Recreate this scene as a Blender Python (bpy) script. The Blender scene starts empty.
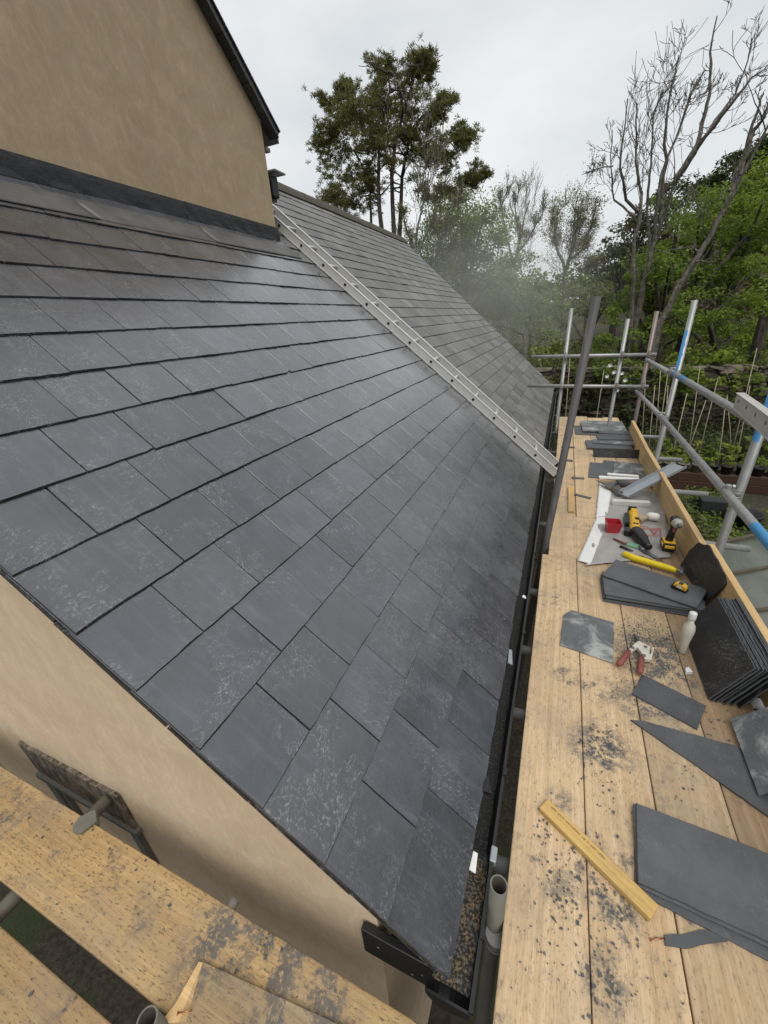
import bpy, bmesh, math, random
import numpy as np
from mathutils import Vector, Matrix

S = bpy.context.scene
COL = S.collection
PI = math.pi

# ------------------------------------------------------------------ camera, sky, sun, exposure
EYE = Vector((0, 0, 1.58))
RIGHT = Vector((0.92262393, 0.38115077, -0.05906921))
DOWN = Vector((0.11446917, -0.41683603, -0.90174527))
FWD = Vector((-0.36832308, 0.82521016, -0.42821291))
FOC = 398.34
cam_data = bpy.data.cameras.new('camera')
cam_data.lens = FOC / 1024 * 36
cam_data.sensor_width = 36
cam_data.clip_start = 0.02
cam_data.clip_end = 3000
cam = bpy.data.objects.new('camera', cam_data)
COL.objects.link(cam)
up, back = -DOWN, -FWD
cam.matrix_world = Matrix(((RIGHT.x, up.x, back.x, EYE.x), (RIGHT.y, up.y, back.y, EYE.y),
                           (RIGHT.z, up.z, back.z, EYE.z), (0, 0, 0, 1)))
S.camera = cam

SUN_EL, SUN_AZ = math.radians(58), math.radians(140)     # azimuth from +Y towards +X
sun_dir = Vector((math.sin(SUN_AZ) * math.cos(SUN_EL), math.cos(SUN_AZ) * math.cos(SUN_EL), math.sin(SUN_EL)))
W = bpy.data.worlds.new('World')
S.world = W
W.use_nodes = True
wn, wl = W.node_tree.nodes, W.node_tree.links
wn.clear()
out = wn.new('ShaderNodeOutputWorld')
bg = wn.new('ShaderNodeBackground'); bg.inputs['Strength'].default_value = 0.1
sky = wn.new('ShaderNodeTexSky'); sky.sky_type = 'NISHITA'; sky.sun_disc = False
sky.sun_elevation = SUN_EL; sky.sun_rotation = SUN_AZ
tc = wn.new('ShaderNodeTexCoord')
mp = wn.new('ShaderNodeMapping'); mp.inputs['Scale'].default_value = (1.7, 1.7, 3.6)
nz = wn.new('ShaderNodeTexNoise'); nz.inputs['Scale'].default_value = 1.1; nz.inputs['Detail'].default_value = 5
nz.inputs['Roughness'].default_value = 0.5
rp = wn.new('ShaderNodeValToRGB')
rp.color_ramp.elements[0].position = 0.33; rp.color_ramp.elements[0].color = (5.3, 5.6, 5.8, 1)
rp.color_ramp.elements[1].position = 0.66; rp.color_ramp.elements[1].color = (7.5, 7.6, 7.6, 1)
mx = wn.new('ShaderNodeMixRGB'); mx.inputs['Fac'].default_value = 0.92
wl.new(tc.outputs['Generated'], mp.inputs['Vector']); wl.new(mp.outputs[0], nz.inputs['Vector'])
wl.new(nz.outputs['Fac'], rp.inputs['Fac']); wl.new(sky.outputs[0], mx.inputs['Color1'])
wl.new(rp.outputs[0], mx.inputs['Color2']); wl.new(mx.outputs[0], bg.inputs['Color'])
wl.new(bg.outputs[0], out.inputs['Surface'])

sd = bpy.data.lights.new('sun', 'SUN'); sd.energy = 1.5; sd.angle = math.radians(40); sd.color = (1, 0.95, 0.87)
so = bpy.data.objects.new('sun', sd); COL.objects.link(so)
so.rotation_euler = sun_dir.to_track_quat('Z', 'Y').to_euler()

S.view_settings.view_transform = 'Standard'
S.view_settings.look = 'None'
S.view_settings.exposure = 0.3
S.view_settings.gamma = 1.0
S.view_settings.use_curve_mapping = False


# ------------------------------------------------------------------ helpers
def A(px, py, z=None, x=None, y=None):
    """the point of the plane z= / x= / y= that the photograph shows at a pixel"""
    d = RIGHT * ((px - 384) / FOC) + DOWN * ((py - 512) / FOC) + FWD
    if z is not None: t = (z - EYE.z) / d.z
    elif x is not None: t = (x - EYE.x) / d.x
    else: t = (y - EYE.y) / d.y
    return EYE + d * t


class MB:
    def __init__(self):
        self.v, self.f, self.m, self.s = [], [], [], []

    def add(self, vs, fs, mat=0, M=None, smooth=False):
        o = len(self.v)
        if M is not None: vs = [M @ Vector(p) for p in vs]
        self.v += [tuple(p) for p in vs]
        for f in fs:
            self.f.append([i + o for i in f]); self.m.append(mat); self.s.append(smooth)
        return self

    def box(self, c, s, mat=0, M=None, bev=0.0):
        x, y, z = s[0] / 2, s[1] / 2, s[2] / 2
        b = min(bev, x * .9, y * .9, z * .9)
        if b <= 0:
            vs = [(i * x, j * y, k * z) for i in (-1, 1) for j in (-1, 1) for k in (-1, 1)]
            fs = [(0, 1, 3, 2), (4, 6, 7, 5), (0, 4, 5, 1), (2, 3, 7, 6), (0, 2, 6, 4), (1, 5, 7, 3)]
        else:
            bm = bmesh.new(); bmesh.ops.create_cube(bm, size=1)
            for q in bm.verts: q.co = Vector((q.co.x * 2 * x, q.co.y * 2 * y, q.co.z * 2 * z))
            bmesh.ops.bevel(bm, geom=bm.edges[:], offset=b, segments=2, affect='EDGES', profile=.5)
            bm.verts.index_update()
            vs = [q.co.copy() for q in bm.verts]; fs = [[q.index for q in f.verts] for f in bm.faces]; bm.free()
        T = Matrix.Translation(c)
        return self.add(vs, fs, mat, (M @ T) if M is not None else T)

    def tube(self, pts, rad, n=8, mat=0, caps=True, smooth=True):
        pts = [Vector(p) for p in pts]
        if not hasattr(rad, '__len__'): rad = [rad] * len(pts)
        vs, fs = [], []
        t0 = (pts[1] - pts[0]).normalized()
        u = t0.orthogonal().normalized()
        for i, p in enumerate(pts):
            a = pts[max(i - 1, 0)]; b = pts[min(i + 1, len(pts) - 1)]
            t = (b - a)
            t = t.normalized() if t.length > 1e-9 else t0
            u = (u - t * u.dot(t))
            u = u.normalized() if u.length > 1e-6 else t.orthogonal().normalized()
            w = t.cross(u)
            for k in range(n):
                an = 2 * PI * k / n
                vs.append(p + (u * math.cos(an) + w * math.sin(an)) * rad[i])
        for i in range(len(pts) - 1):
            for k in range(n):
                k2 = (k + 1) % n
                fs.append((i * n + k, i * n + k2, (i + 1) * n + k2, (i + 1) * n + k))
        self.add(vs, fs, mat, None, smooth)
        if caps:
            o = len(self.v) - len(vs)
            self.f.append([o + k for k in range(n)][::-1]); self.m.append(mat); self.s.append(False)
            self.f.append([o + (len(pts) - 1) * n + k for k in range(n)]); self.m.append(mat); self.s.append(False)
        return self

    def pipe(self, p0, p1, r=.02415, wall=.004, n=20, mat=0, inner=1):
        """hollow scaffold tube"""
        p0, p1 = Vector(p0), Vector(p1)
        t = (p1 - p0).normalized(); u = t.orthogonal().normalized(); w = t.cross(u)
        L = (p1 - p0).length
        prof = [(0, r - wall, L * .0 + min(.25, L * .45)), (0, r - wall, 0), (0, r, 0), (0, r, L), (0, r - wall, L), (0, r - wall, L - min(.25, L * .45))]
        vs, fs = [], []
        for _, rr, h in prof:
            for k in range(n):
                an = 2 * PI * k / n
                vs.append(p0 + t * h + (u * math.cos(an) + w * math.sin(an)) * rr)
        for i in range(len(prof) - 1):
            for k in range(n):
                k2 = (k + 1) % n
                fs.append((i * n + k, i * n + k2, (i + 1) * n + k2, (i + 1) * n + k))
        self.add(vs, fs, mat, None, True)
        L0 = len(self.f) - len(fs)
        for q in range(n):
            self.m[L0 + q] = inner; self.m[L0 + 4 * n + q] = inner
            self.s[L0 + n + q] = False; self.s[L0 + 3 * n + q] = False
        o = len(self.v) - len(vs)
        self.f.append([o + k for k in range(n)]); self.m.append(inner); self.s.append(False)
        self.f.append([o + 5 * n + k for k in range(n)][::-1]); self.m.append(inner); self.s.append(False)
        return self

    def lathe(self, prof, M=None, n=24, mat=0, smooth=True):
        """prof: list of (radius, height); closed at ends where radius 0"""
        vs, fs = [], []
        for r, h in prof:
            for k in range(n):
                an = 2 * PI * k / n
                vs.append((r * math.cos(an), r * math.sin(an), h))
        for i in range(len(prof) - 1):
            for k in range(n):
                k2 = (k + 1) % n
                fs.append((i * n + k, i * n + k2, (i + 1) * n + k2, (i + 1) * n + k))
        return self.add(vs, fs, mat, M, smooth)

    def prism(self, poly, z0, z1, mat=0, M=None):
        n = len(poly)
        vs = [(p[0], p[1], z0) for p in poly] + [(p[0], p[1], z1) for p in poly]
        fs = [list(range(n))[::-1], list(range(n, 2 * n))] + [(i, (i + 1) % n, n + (i + 1) % n, n + i) for i in range(n)]
        return self.add(vs, fs, mat, M)

    def build(self, name, mats, parent=None, loc=None, M=None, recalc=True):
        me = bpy.data.meshes.new(name)
        me.from_pydata(self.v, [], self.f)
        if not isinstance(mats, (list, tuple)): mats = [mats]
        for m in mats: me.materials.append(m)
        me.polygons.foreach_set('material_index', self.m)
        me.polygons.foreach_set('use_smooth', self.s)
        if recalc and len(self.f) < 20000:
            bm = bmesh.new(); bm.from_mesh(me); bmesh.ops.recalc_face_normals(bm, faces=bm.faces[:]); bm.to_mesh(me); bm.free()
        me.update()
        o = bpy.data.objects.new(name, me)
        COL.objects.link(o)
        if parent is not None: o.parent = parent
        if M is not None: o.matrix_local = M
        if loc is not None: o.location = loc
        return o


def quads(name, P, mat, parent=None):
    """P: (N,4,3) array of free quads -> one mesh object"""
    P = np.asarray(P, dtype=np.float32); n = len(P)
    me = bpy.data.meshes.new(name)
    me.vertices.add(n * 4); me.vertices.foreach_set('co', P.reshape(-1))
    me.loops.add(n * 4); me.loops.foreach_set('vertex_index', np.arange(n * 4, dtype=np.int32))
    me.polygons.add(n); me.polygons.foreach_set('loop_start', np.arange(0, n * 4, 4, dtype=np.int32))
    me.polygons.foreach_set('loop_total', np.full(n, 4, dtype=np.int32))
    me.materials.append(mat); me.update(); me.validate()
    o = bpy.data.objects.new(name, me); COL.objects.link(o)
    if parent is not None: o.parent = parent
    return o


def tag(o, label=None, cat=None, group=None, kind=None):
    if label: o['label'] = label
    if cat: o['category'] = cat
    if group: o['group'] = group
    if kind: o['kind'] = kind
    return o


def empty(name, loc, label, cat, group=None):
    o = bpy.data.objects.new(name, None); COL.objects.link(o); o.location = loc
    o.empty_display_size = .1
    return tag(o, label, cat, group)


def copy_tree(o, parent=None):
    c = o.copy(); COL.objects.link(c)
    if parent is not None: c.parent = parent
    for ch in list(o.children): copy_tree(ch, c)
    return c


def frame(o, x, z):
    """matrix with origin o, local x along x, local z close to z"""
    x = Vector(x).normalized(); z = Vector(z); y = z.cross(x).normalized(); z = x.cross(y)
    return Matrix(((x.x, y.x, z.x, o[0]), (x.y, y.y, z.y, o[1]), (x.z, y.z, z.z, o[2]), (0, 0, 0, 1)))


# ------------------------------------------------------------------ materials
class NT:
    def __init__(self, name):
        self.mat = bpy.data.materials.new(name); self.mat.use_nodes = True
        self.t = self.mat.node_tree; self.t.nodes.clear()
        self.out = self.t.nodes.new('ShaderNodeOutputMaterial')
        self.bsdf = self.t.nodes.new('ShaderNodeBsdfPrincipled')
        self.t.links.new(self.bsdf.outputs[0], self.out.inputs[0])

    def n(self, typ, ins=None, **props):
        nd = self.t.nodes.new('ShaderNode' + typ)
        for k, val in props.items(): setattr(nd, k, val)
        for k, val in (ins or {}).items(): self.put(nd.inputs[k], val)
        return nd

    def put(self, sock, val):
        if isinstance(val, bpy.types.NodeSocket): self.t.links.new(val, sock)
        else:
            if hasattr(sock.default_value, '__len__') and hasattr(val, '__len__') and len(val) == 3 and len(sock.default_value) == 4:
                val = (*val, 1)
            sock.default_value = val

    def m(self, op, a, b=None, c=None, clamp=False):
        nd = self.t.nodes.new('ShaderNodeMath'); nd.operation = op; nd.use_clamp = clamp
        self.put(nd.inputs[0], a)
        if b is not None: self.put(nd.inputs[1], b)
        if c is not None: self.put(nd.inputs[2], c)
        return nd.outputs[0]

    def vm(self, op, a, b=None):
        nd = self.t.nodes.new('ShaderNodeVectorMath'); nd.operation = op
        self.put(nd.inputs[0], a)
        if b is not None: self.put(nd.inputs[1], b)
        return nd.outputs[0]

    def mix(self, f, a, b, mode='MIX'):
        nd = self.t.nodes.new('ShaderNodeMixRGB'); nd.blend_type = mode
        self.put(nd.inputs[0], f); self.put(nd.inputs[1], a); self.put(nd.inputs[2], b)
        return nd.outputs[0]

    def step(self, x, a, b):
        nd = self.t.nodes.new('ShaderNodeMapRange'); nd.interpolation_type = 'SMOOTHSTEP'
        self.put(nd.inputs[0], x); nd.inputs[1].default_value = a; nd.inputs[2].default_value = b
        return nd.outputs[0]

    def obj(self):
        return self.n('TexCoord').outputs['Object']

    def scale(self, v, s, r=(0, 0, 0)):
        return self.n('Mapping', {'Vector': v, 'Scale': s, 'Rotation': r}).outputs[0]

    def noise(self, v, scale, detail=3, rough=.5, dist=0):
        return self.n('TexNoise', {'Vector': v, 'Scale': scale, 'Detail': detail, 'Roughness': rough, 'Distortion': dist}).outputs['Fac']

    def fin(self, col=None, rough=None, metal=None, bump=None, bstr=.3, bdist=.002, spec=None):
        b = self.bsdf
        if col is not None: self.put(b.inputs['Base Color'], col)
        if rough is not None: self.put(b.inputs['Roughness'], rough)
        if metal is not None: self.put(b.inputs['Metallic'], metal)
        if spec is not None: b.inputs['Specular IOR Level'].default_value = spec
        if bump is not None:
            bn = self.n('Bump', {'Height': bump, 'Strength': bstr, 'Distance': bdist})
            self.t.links.new(bn.outputs[0], b.inputs['Normal'])
        return self.mat

    def rnd(self):
        isl = self.n('NewGeometry').outputs['Random Per Island']
        ob = self.n('ObjectInfo').outputs['Random']
        return self.m('FRACT', self.m('ADD', isl, ob))


def slate_mat(name, a, b, scratch=.6, rough=.42, var=.5, streak=.25, stain=None, lichen=0, spec=.5):
    t = NT(name); r = t.rnd()
    r2 = t.m('FRACT', t.m('MULTIPLY', r, 37.7)); r3 = t.m('FRACT', t.m('MULTIPLY', r, 91.3))
    off = t.n('CombineXYZ', {'X': t.m('MULTIPLY', r, 53.), 'Y': t.m('MULTIPLY', r2, 41.), 'Z': t.m('MULTIPLY', r3, 29.)}).outputs[0]
    v = t.vm('ADD', t.obj(), off)
    rot = t.n('VectorRotate', {'Vector': v, 'Axis': (0, 0, 1), 'Angle': t.m('MULTIPLY', r3, 3.0)}).outputs[0]
    col = t.mix(r2, a, b)
    col = t.mix(1, col, t.n('CombineXYZ', {k: t.m('ADD', t.m('MULTIPLY', r3, var), 1 - var / 2) for k in 'XYZ'}).outputs[0], 'MULTIPLY')
    mot = t.noise(v, 7, 6, .62)
    col = t.mix(t.m('MULTIPLY', t.step(mot, .3, .75), .55), t.mix(1, col, (.78, .78, .8), 'MULTIPLY'), t.mix(1, col, (1.5, 1.5, 1.5), 'MULTIPLY'))
    st = t.noise(t.scale(v, (2.2, 24, 2.2), (0, 0, .12)), 2.2, 5, .65)
    col = t.mix(t.m('MULTIPLY', t.step(st, .5, .75), streak), col, t.mix(1, col, (2.2, 2.2, 2.2), 'MULTIPLY'))
    # chalky riven scuffs and scratches
    s1 = t.noise(t.scale(rot, (1, 2.2, 1)), 15, 5, .62, 1.1)
    line = t.m('SUBTRACT', 1, t.step(t.m('ABSOLUTE', t.m('SUBTRACT', s1, .5)), .003, .02), clamp=True)
    patch = t.step(t.noise(v, 5.5, 3, .6), .43, .62)
    fine = t.step(t.noise(v, 120, 3, .7), .40, .58)
    sc = t.m('MULTIPLY', t.m('MULTIPLY', line, patch), t.m('MULTIPLY', fine, scratch))
    s2 = t.noise(t.scale(rot, (1, 3.0, 1)), 34, 4, .6, .8)
    line2 = t.m('SUBTRACT', 1, t.step(t.m('ABSOLUTE', t.m('SUBTRACT', s2, .5)), .004, .03), clamp=True)
    patch2 = t.step(t.noise(t.vm('ADD', v, (7.7, 3.1, 0)), 4, 3, .6), .56, .70)
    sc = t.m('MAXIMUM', sc, t.m('MULTIPLY', t.m('MULTIPLY', line2, patch2), t.m('MULTIPLY', fine, scratch * .8)))
    col = t.mix(sc, col, (.40, .41, .42))
    vn = t.noise(t.scale(rot, (1, 1.6, 1)), 3.1, 6, .7, .5)
    vl = t.m('SUBTRACT', 1, t.step(t.m('ABSOLUTE', t.m('SUBTRACT', vn, .5)), .001, .008), clamp=True)
    vp = t.step(t.noise(t.vm('ADD', v, (2.2, 9.1, 0)), 2.6, 2), .55, .66)
    col = t.mix(t.m('MULTIPLY', t.m('MULTIPLY', vl, vp), t.m('MULTIPLY', fine, min(1, scratch * 1.3))), col, (.30, .31, .32))
    sp = t.m('MULTIPLY', t.step(t.noise(v, 60, 4, .75), .66, .74), t.m('MULTIPLY', patch, scratch * .6))
    col = t.mix(sp, col, (.3, .31, .32))
    if stain:
        sn = t.noise(v, 6, 6, .66, .8)
        col = t.mix(t.m('MULTIPLY', t.step(sn, .46, .68), stain), col, (.46, .47, .45))
    if lichen:
        ln = t.noise(v, 24, 5, .7)
        col = t.mix(t.m('MULTIPLY', t.step(ln, .56, .68), lichen), col, (.23, .23, .2))
    rg = t.m('ADD', t.m('MULTIPLY', mot, .34), rough - .15)
    h = t.m('ADD', t.m('MULTIPLY', mot, .8), t.m('MULTIPLY', t.noise(rot, 38, 5, .6), .35))
    return t.fin(col, rg, None, h, .55, .006, spec)


def wood_mat(name, light, dark, dust=.5, speck=.6, pit=0., dusts=(), stamp=False):
    t = NT(name); ob = t.n('ObjectInfo').outputs['Random']
    off = t.n('CombineXYZ', {'X': t.m('MULTIPLY', ob, 31.), 'Y': t.m('MULTIPLY', ob, 17.), 'Z': t.m('MULTIPLY', ob, 7.)}).outputs[0]
    o = t.obj(); v = t.vm('ADD', o, off)
    warp = t.noise(t.scale(v, (1.2, 4, 4)), 1.6, 3)
    vv = t.vm('ADD', v, t.n('CombineXYZ', {'X': 0., 'Y': t.m('MULTIPLY', warp, .035), 'Z': 0.}).outputs[0])
    ring = t.noise(t.scale(vv, (.7, 62, 30)), 1.0, 6, .68)
    grain = t.noise(t.scale(vv, (5, 240, 120)), 1.0, 3, .6)
    broad = t.noise(t.scale(v, (.8, 3, 3)), 1.5, 4, .6)
    col = t.mix(t.step(ring, .32, .7), dark, light)
    col = t.mix(t.m('MULTIPLY', t.step(grain, .5, .72), .4), col, t.mix(1, col, (.62, .55, .46), 'MULTIPLY'))
    col = t.mix(t.m('MULTIPLY', t.step(broad, .42, .7), .5), col, t.mix(1, col, (.72, .68, .64), 'MULTIPLY'))
    kb = t.m('ADD', .86, t.m('MULTIPLY', t.m('FRACT', t.m('MULTIPLY', ob, 23.7)), .24))
    col = t.mix(1, col, t.n('CombineXYZ', {'X': kb, 'Y': kb, 'Z': kb}).outputs[0], 'MULTIPLY')
    # knots
    kn = t.n('TexVoronoi', {'Vector': t.scale(v, (1.4, 5.2, 1.)), 'Scale': 1.0, 'Randomness': 1.}).outputs['Distance']
    col = t.mix(t.m('MULTIPLY', t.m('SUBTRACT', 1, t.step(kn, .035, .085), clamp=True), .75), col, (.2, .1, .04))
    pos = t.n('NewGeometry').outputs['Position']
    # grey slate dust trodden in, with heavier patches where slates were cut
    big = t.noise(pos, 3.6, 5, .65); med = t.noise(pos, 17, 5, .68, .4); fine = t.noise(pos, 85, 4, .7)
    dm = t.m('MULTIPLY', t.step(big, .48, .68), t.step(med, .45, .62))
    for (c, r, k) in dusts:
        dd = t.n('VectorMath', {0: pos, 1: c}, operation='DISTANCE').outputs['Value']
        dm = t.m('ADD', dm, t.m('MULTIPLY', t.m('SUBTRACT', 1, t.step(dd, r * .25, r), clamp=True), t.m('MULTIPLY', t.step(med, .42, .54), k)))
    dm = t.m('MULTIPLY', t.m('MINIMUM', dm, 1.), t.m('MULTIPLY', t.step(fine, .33, .52), dust))
    col = t.mix(dm, col, (.075, .083, .092))
    # dark chips, splinters and scuff marks stretched along the board
    chip = t.noise(t.scale(vv, (26, 60, 40)), 1., 4, .7)
    cm = t.m('MULTIPLY', t.step(chip, .63, .7), t.m('MULTIPLY', t.step(t.noise(pos, 5, 3), .4, .6), speck))
    col = t.mix(cm, col, (.09, .075, .06))
    if pit:
        pn = t.noise(t.scale(v, (48, 170, 75)), 1., 4, .75)
        col = t.mix(t.m('MULTIPLY', t.step(pn, .53, .66), pit), col, (.11, .075, .04))
        grime = t.noise(pos, 2.2, 6, .7)
        col = t.mix(t.m('MULTIPLY', t.step(grime, .42, .68), .45), col, (.27, .225, .175))
    if stamp:
        sx = t.n('SeparateXYZ', {0: o}).outputs
        band = t.m('MULTIPLY', t.m('LESS_THAN', t.m('ABSOLUTE', t.m('SUBTRACT', sx[1], .004)), .0035), 1.)
    h = t.m('SUBTRACT', t.m('ADD', t.m('MULTIPLY', ring, .6), t.m('MULTIPLY', grain, .5)), t.m('MULTIPLY', cm, .6))
    return t.fin(col, t.m('ADD', .58, t.m('MULTIPLY', broad, .25)), None, h, .5, .003)


def plain(name, col, rough=.5, metal=0., var=.25, scale=12, bump=.2, spec=None, bd=.002):
    t = NT(name); v = t.obj()
    n = t.noise(v, scale, 5, .6)
    k = t.m('ADD', 1 - var / 2, t.m('MULTIPLY', n, var))
    c = t.mix(1, col, t.n('CombineXYZ', {'X': k, 'Y': k, 'Z': k}).outputs[0], 'MULTIPLY')
    return t.fin(c, t.m('ADD', rough - .08, t.m('MULTIPLY', n, .16)), metal, n if bump else None, bump, bd, spec)


def render_mat(name, col, alt):
    t = NT(name); v = t.obj()
    big = t.noise(v, 1.3, 5, .6); med = t.noise(t.scale(v, (1, 1, 1)), 6, 6, .66, .8); fine = t.noise(v, 160, 3, .6)
    tro = t.noise(t.scale(v, (7, 7, 2.2), (0.3, .2, .2)), 1.6, 4, .6, 1.6)
    c = t.mix(t.step(med, .35, .7), col, alt)
    c = t.mix(t.m('MULTIPLY', t.step(big, .45, .7), .35), c, t.mix(1, c, (.8, .78, .74), 'MULTIPLY'))
    ln = t.m('SUBTRACT', 1, t.step(t.m('ABSOLUTE', t.m('SUBTRACT', tro, .5)), .0, .05), clamp=True)
    c = t.mix(t.m('MULTIPLY', ln, .26), c, t.mix(1, c, (1.35, 1.32, 1.28), 'MULTIPLY'))
    c = t.mix(t.m('MULTIPLY', t.step(fine, .5, .75), .25), c, t.mix(1, c, (.75, .74, .72), 'MULTIPLY'))
    return t.fin(c, .88, None, t.m('ADD', t.m('MULTIPLY', fine, .4), tro), .35, .003)


def galv_mat(name, col=(.36, .365, .365), blue=None, rust=.25, metal=.5, rough=.42):
    """galvanised tube; blue = (axis index, lo, hi, amount, worn side) band of paint"""
    t = NT(name); v = t.obj(); r = t.n('ObjectInfo').outputs['Random']
    vv = t.vm('ADD', v, t.n('CombineXYZ', {'X': t.m('MULTIPLY', r, 9.), 'Y': t.m('MULTIPLY', r, 5.), 'Z': r}).outputs[0])
    n = t.noise(vv, 16, 6, .65); n2 = t.noise(vv, 3, 4, .6); st = t.noise(t.scale(vv, (30, 30, 4)), 1.2, 4)
    k = t.m('ADD', .72, t.m('MULTIPLY', n, .55))
    c = t.mix(1, col, t.n('CombineXYZ', {'X': k, 'Y': k, 'Z': k}).outputs[0], 'MULTIPLY')
    c = t.mix(t.m('MULTIPLY', t.step(st, .5, .72), .35), c, (.24, .235, .22))
    ru = t.m('MULTIPLY', t.m('MULTIPLY', t.step(n2, .56, .7), t.step(n, .45, .6)), rust)
    c = t.mix(ru, c, (.17, .08, .035))
    mt = metal
    if blue:
        g = t.n('SeparateXYZ', {0: t.n('NewGeometry').outputs['Position']}).outputs[blue[0]]
        band = t.m('MULTIPLY', t.step(g, blue[1] - .012, blue[1] + .012), t.m('SUBTRACT', 1, t.step(g, blue[2] - .012, blue[2] + .012), clamp=True))
        nx = t.n('SeparateXYZ', {0: t.n('NewGeometry').outputs['Normal']}).outputs[0]
        wear = t.step(t.m('SUBTRACT', t.m('ADD', t.noise(vv, 9, 5, .7), blue[3]), t.m('MULTIPLY', nx, blue[4])), .5, .56)
        f = t.m('MULTIPLY', band, wear)
        c = t.mix(f, c, (.055, .25, .5))
        mt = t.m('MULTIPLY', t.m('SUBTRACT', 1, f), metal)
    return t.fin(c, t.m('ADD', rough - .1, t.m('MULTIPLY', n, .25)), mt, n, .15, .001)


def leaf_mat(name, a, b, trans=.25, rough=.55):
    t = NT(name)
    g = t.n('NewGeometry'); r = g.outputs['Random Per Island']
    big = t.noise(g.outputs['Position'], .55, 3, .6)
    f = t.m('ADD', t.m('MULTIPLY', r, .55), t.m('MULTIPLY', big, .5))
    c = t.mix(f, a, b)
    t.fin(c, rough, spec=.3)
    if trans:
        tr = t.n('BsdfTranslucent', {'Color': c})
        mxs = t.n('MixShader', {0: trans, 1: t.bsdf.outputs[0], 2: tr.outputs[0]})
        t.t.links.new(mxs.outputs[0], t.out.inputs[0])
    return t.mat


def bark_mat(name, a, b, scale=14):
    t = NT(name); v = t.n('NewGeometry').outputs['Position']
    n = t.noise(t.scale(v, (1, 1, .3)), scale, 5, .65); p = t.noise(v, scale * .3, 4, .6)
    c = t.mix(t.step(n, .35, .65), a, b)
    c = t.mix(t.m('MULTIPLY', t.step(p, .52, .66), .5), c, tuple(min(x * 1.7 + .02, 1) for x in b))
    return t.fin(c, .9, None, n, .5, .02)


DUSTS = [((A(600, 745, z=0)), .16, .9), (A(587, 860, z=0), .1, .8), (A(560, 890, z=0), .09, .6), (A(606, 985, z=0), .08, .9),
         (A(612, 905, z=0), .1, .7), (A(650, 655, z=0), .27, 1.0), (A(630, 700, z=0), .2, .6), (A(640, 560, z=0), .3, .4), (A(560, 800, z=0), .07, .7),
         (A(700, 905, z=0), .12, .4), (A(668, 835, z=0), .12, .4)]
LDUST = [(A(250, 900, z=0), .2, .9), (A(205, 960, z=0), .13, .8), (A(300, 990, z=0), .22, 1.0), (A(30, 800, z=0), .3, .3)]
M_SLATE = slate_mat('new_slate', (.054, .062, .072), (.066, .067, .078), scratch=.5, rough=.27, var=.45, streak=.45, spec=.9)
for nd_ in M_SLATE.node_tree.nodes:
    if nd_.type == 'BSDF_PRINCIPLED': nd_.inputs['Coat Weight'].default_value = .9; nd_.inputs['Coat Roughness'].default_value = .25; nd_.inputs['Coat IOR'].default_value = 1.55
M_SLATE_OLD = slate_mat('weathered_slate', (.12, .122, .118), (.165, .163, .152), scratch=.25, rough=.5, var=.4, streak=.7, lichen=.5)
M_SLATE_LOOSE = slate_mat('clean_cut_slate', (.075, .08, .086), (.095, .1, .106), scratch=.2, rough=.5, var=.2, streak=.08)
M_SLATE_BLACK = slate_mat('dark_slate', (.022, .023, .025), (.03, .031, .033), scratch=.55, rough=.45, var=.2, streak=.1)
M_SLATE_STAIN = slate_mat('mortar_stained_slate', (.1, .11, .115), (.13, .138, .14), scratch=.4, rough=.55, var=.2, stain=.85)
M_DECK = plain('roof_underlay', (.02, .02, .02), .9)
M_EDGE = plain('verge_mortar', (.075, .07, .062), .95, var=.9, scale=40, bump=.6)
M_BOARD = wood_mat('scaffold_board_wood', (.68, .51, .32), (.54, .38, .215), dust=1., speck=.75, dusts=DUSTS, pit=.5)
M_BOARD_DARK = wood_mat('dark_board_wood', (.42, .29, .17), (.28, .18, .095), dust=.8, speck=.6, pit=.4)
M_BOARD_OLD = wood_mat('weathered_scaffold_board_wood', (.53, .375, .185), (.39, .255, .11), dust=.95, speck=.9, pit=.9, dusts=LDUST)
M_BOARD_GREY = wood_mat('dusty_board_wood', (.44, .325, .185), (.3, .21, .11), dust=.95, speck=.8, pit=.8, dusts=LDUST)
M_TOE = wood_mat('toe_board_wood', (.74, .53, .28), (.6, .41, .19), dust=.2, speck=.25)
M_BATTEN = wood_mat('batten_wood', (.72, .49, .18), (.52, .32, .09), dust=.25, speck=.4, pit=.2)
M_RENDER = render_mat('tan_render', (.385, .30, .195), (.45, .355, .24))
M_RENDER_LOW = render_mat('ochre_render', (.60, .47, .33), (.68, .545, .39))
M_LEAD = plain('lead_sheet', (.03, .031, .034), .55, .2, 1.1, 9, .9, bd=.012)
M_LEAD_PALE = plain('oxidised_lead', (.115, .112, .11), .5, .25, 1.3, 7, .7, bd=.006)
M_GALV = galv_mat('galvanised_tube')
M_TUBE_IN = plain('shaded_rusty_bore', (.05, .042, .034), .9)  # rusty bore, with the shade deep inside the tube painted into its colour
M_GALV_OLIVE = galv_mat('dull_old_tube', (.17, .165, .14), rust=.4, metal=.2, rough=.6)
M_GALV_DARK = galv_mat('dark_painted_tube', (.085, .082, .082), rust=.15, metal=.1, rough=.6)
M_GALV_RUST = galv_mat('rusty_tube', (.25, .2, .18), rust=.9, metal=.3)
M_GALV_BLUE_A = galv_mat('blue_marked_standard', blue=(2, .86, 1.4, .03, .6))
M_GALV_BLUE_B = galv_mat('blue_marked_far_standard', blue=(2, 1.0, 1.35, -.02, .6))
M_GALV_BLUE_R = galv_mat('blue_banded_rail', blue=(1, 1.2, 2.35, .62, .0))
M_GALV_BLUE_U = galv_mat('blue_banded_upper_rail', blue=(1, 4.2, 4.72, .02, .0))
M_ALU = plain('aluminium', (.64, .64, .62), .42, .3, .3, 20, .1)
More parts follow.
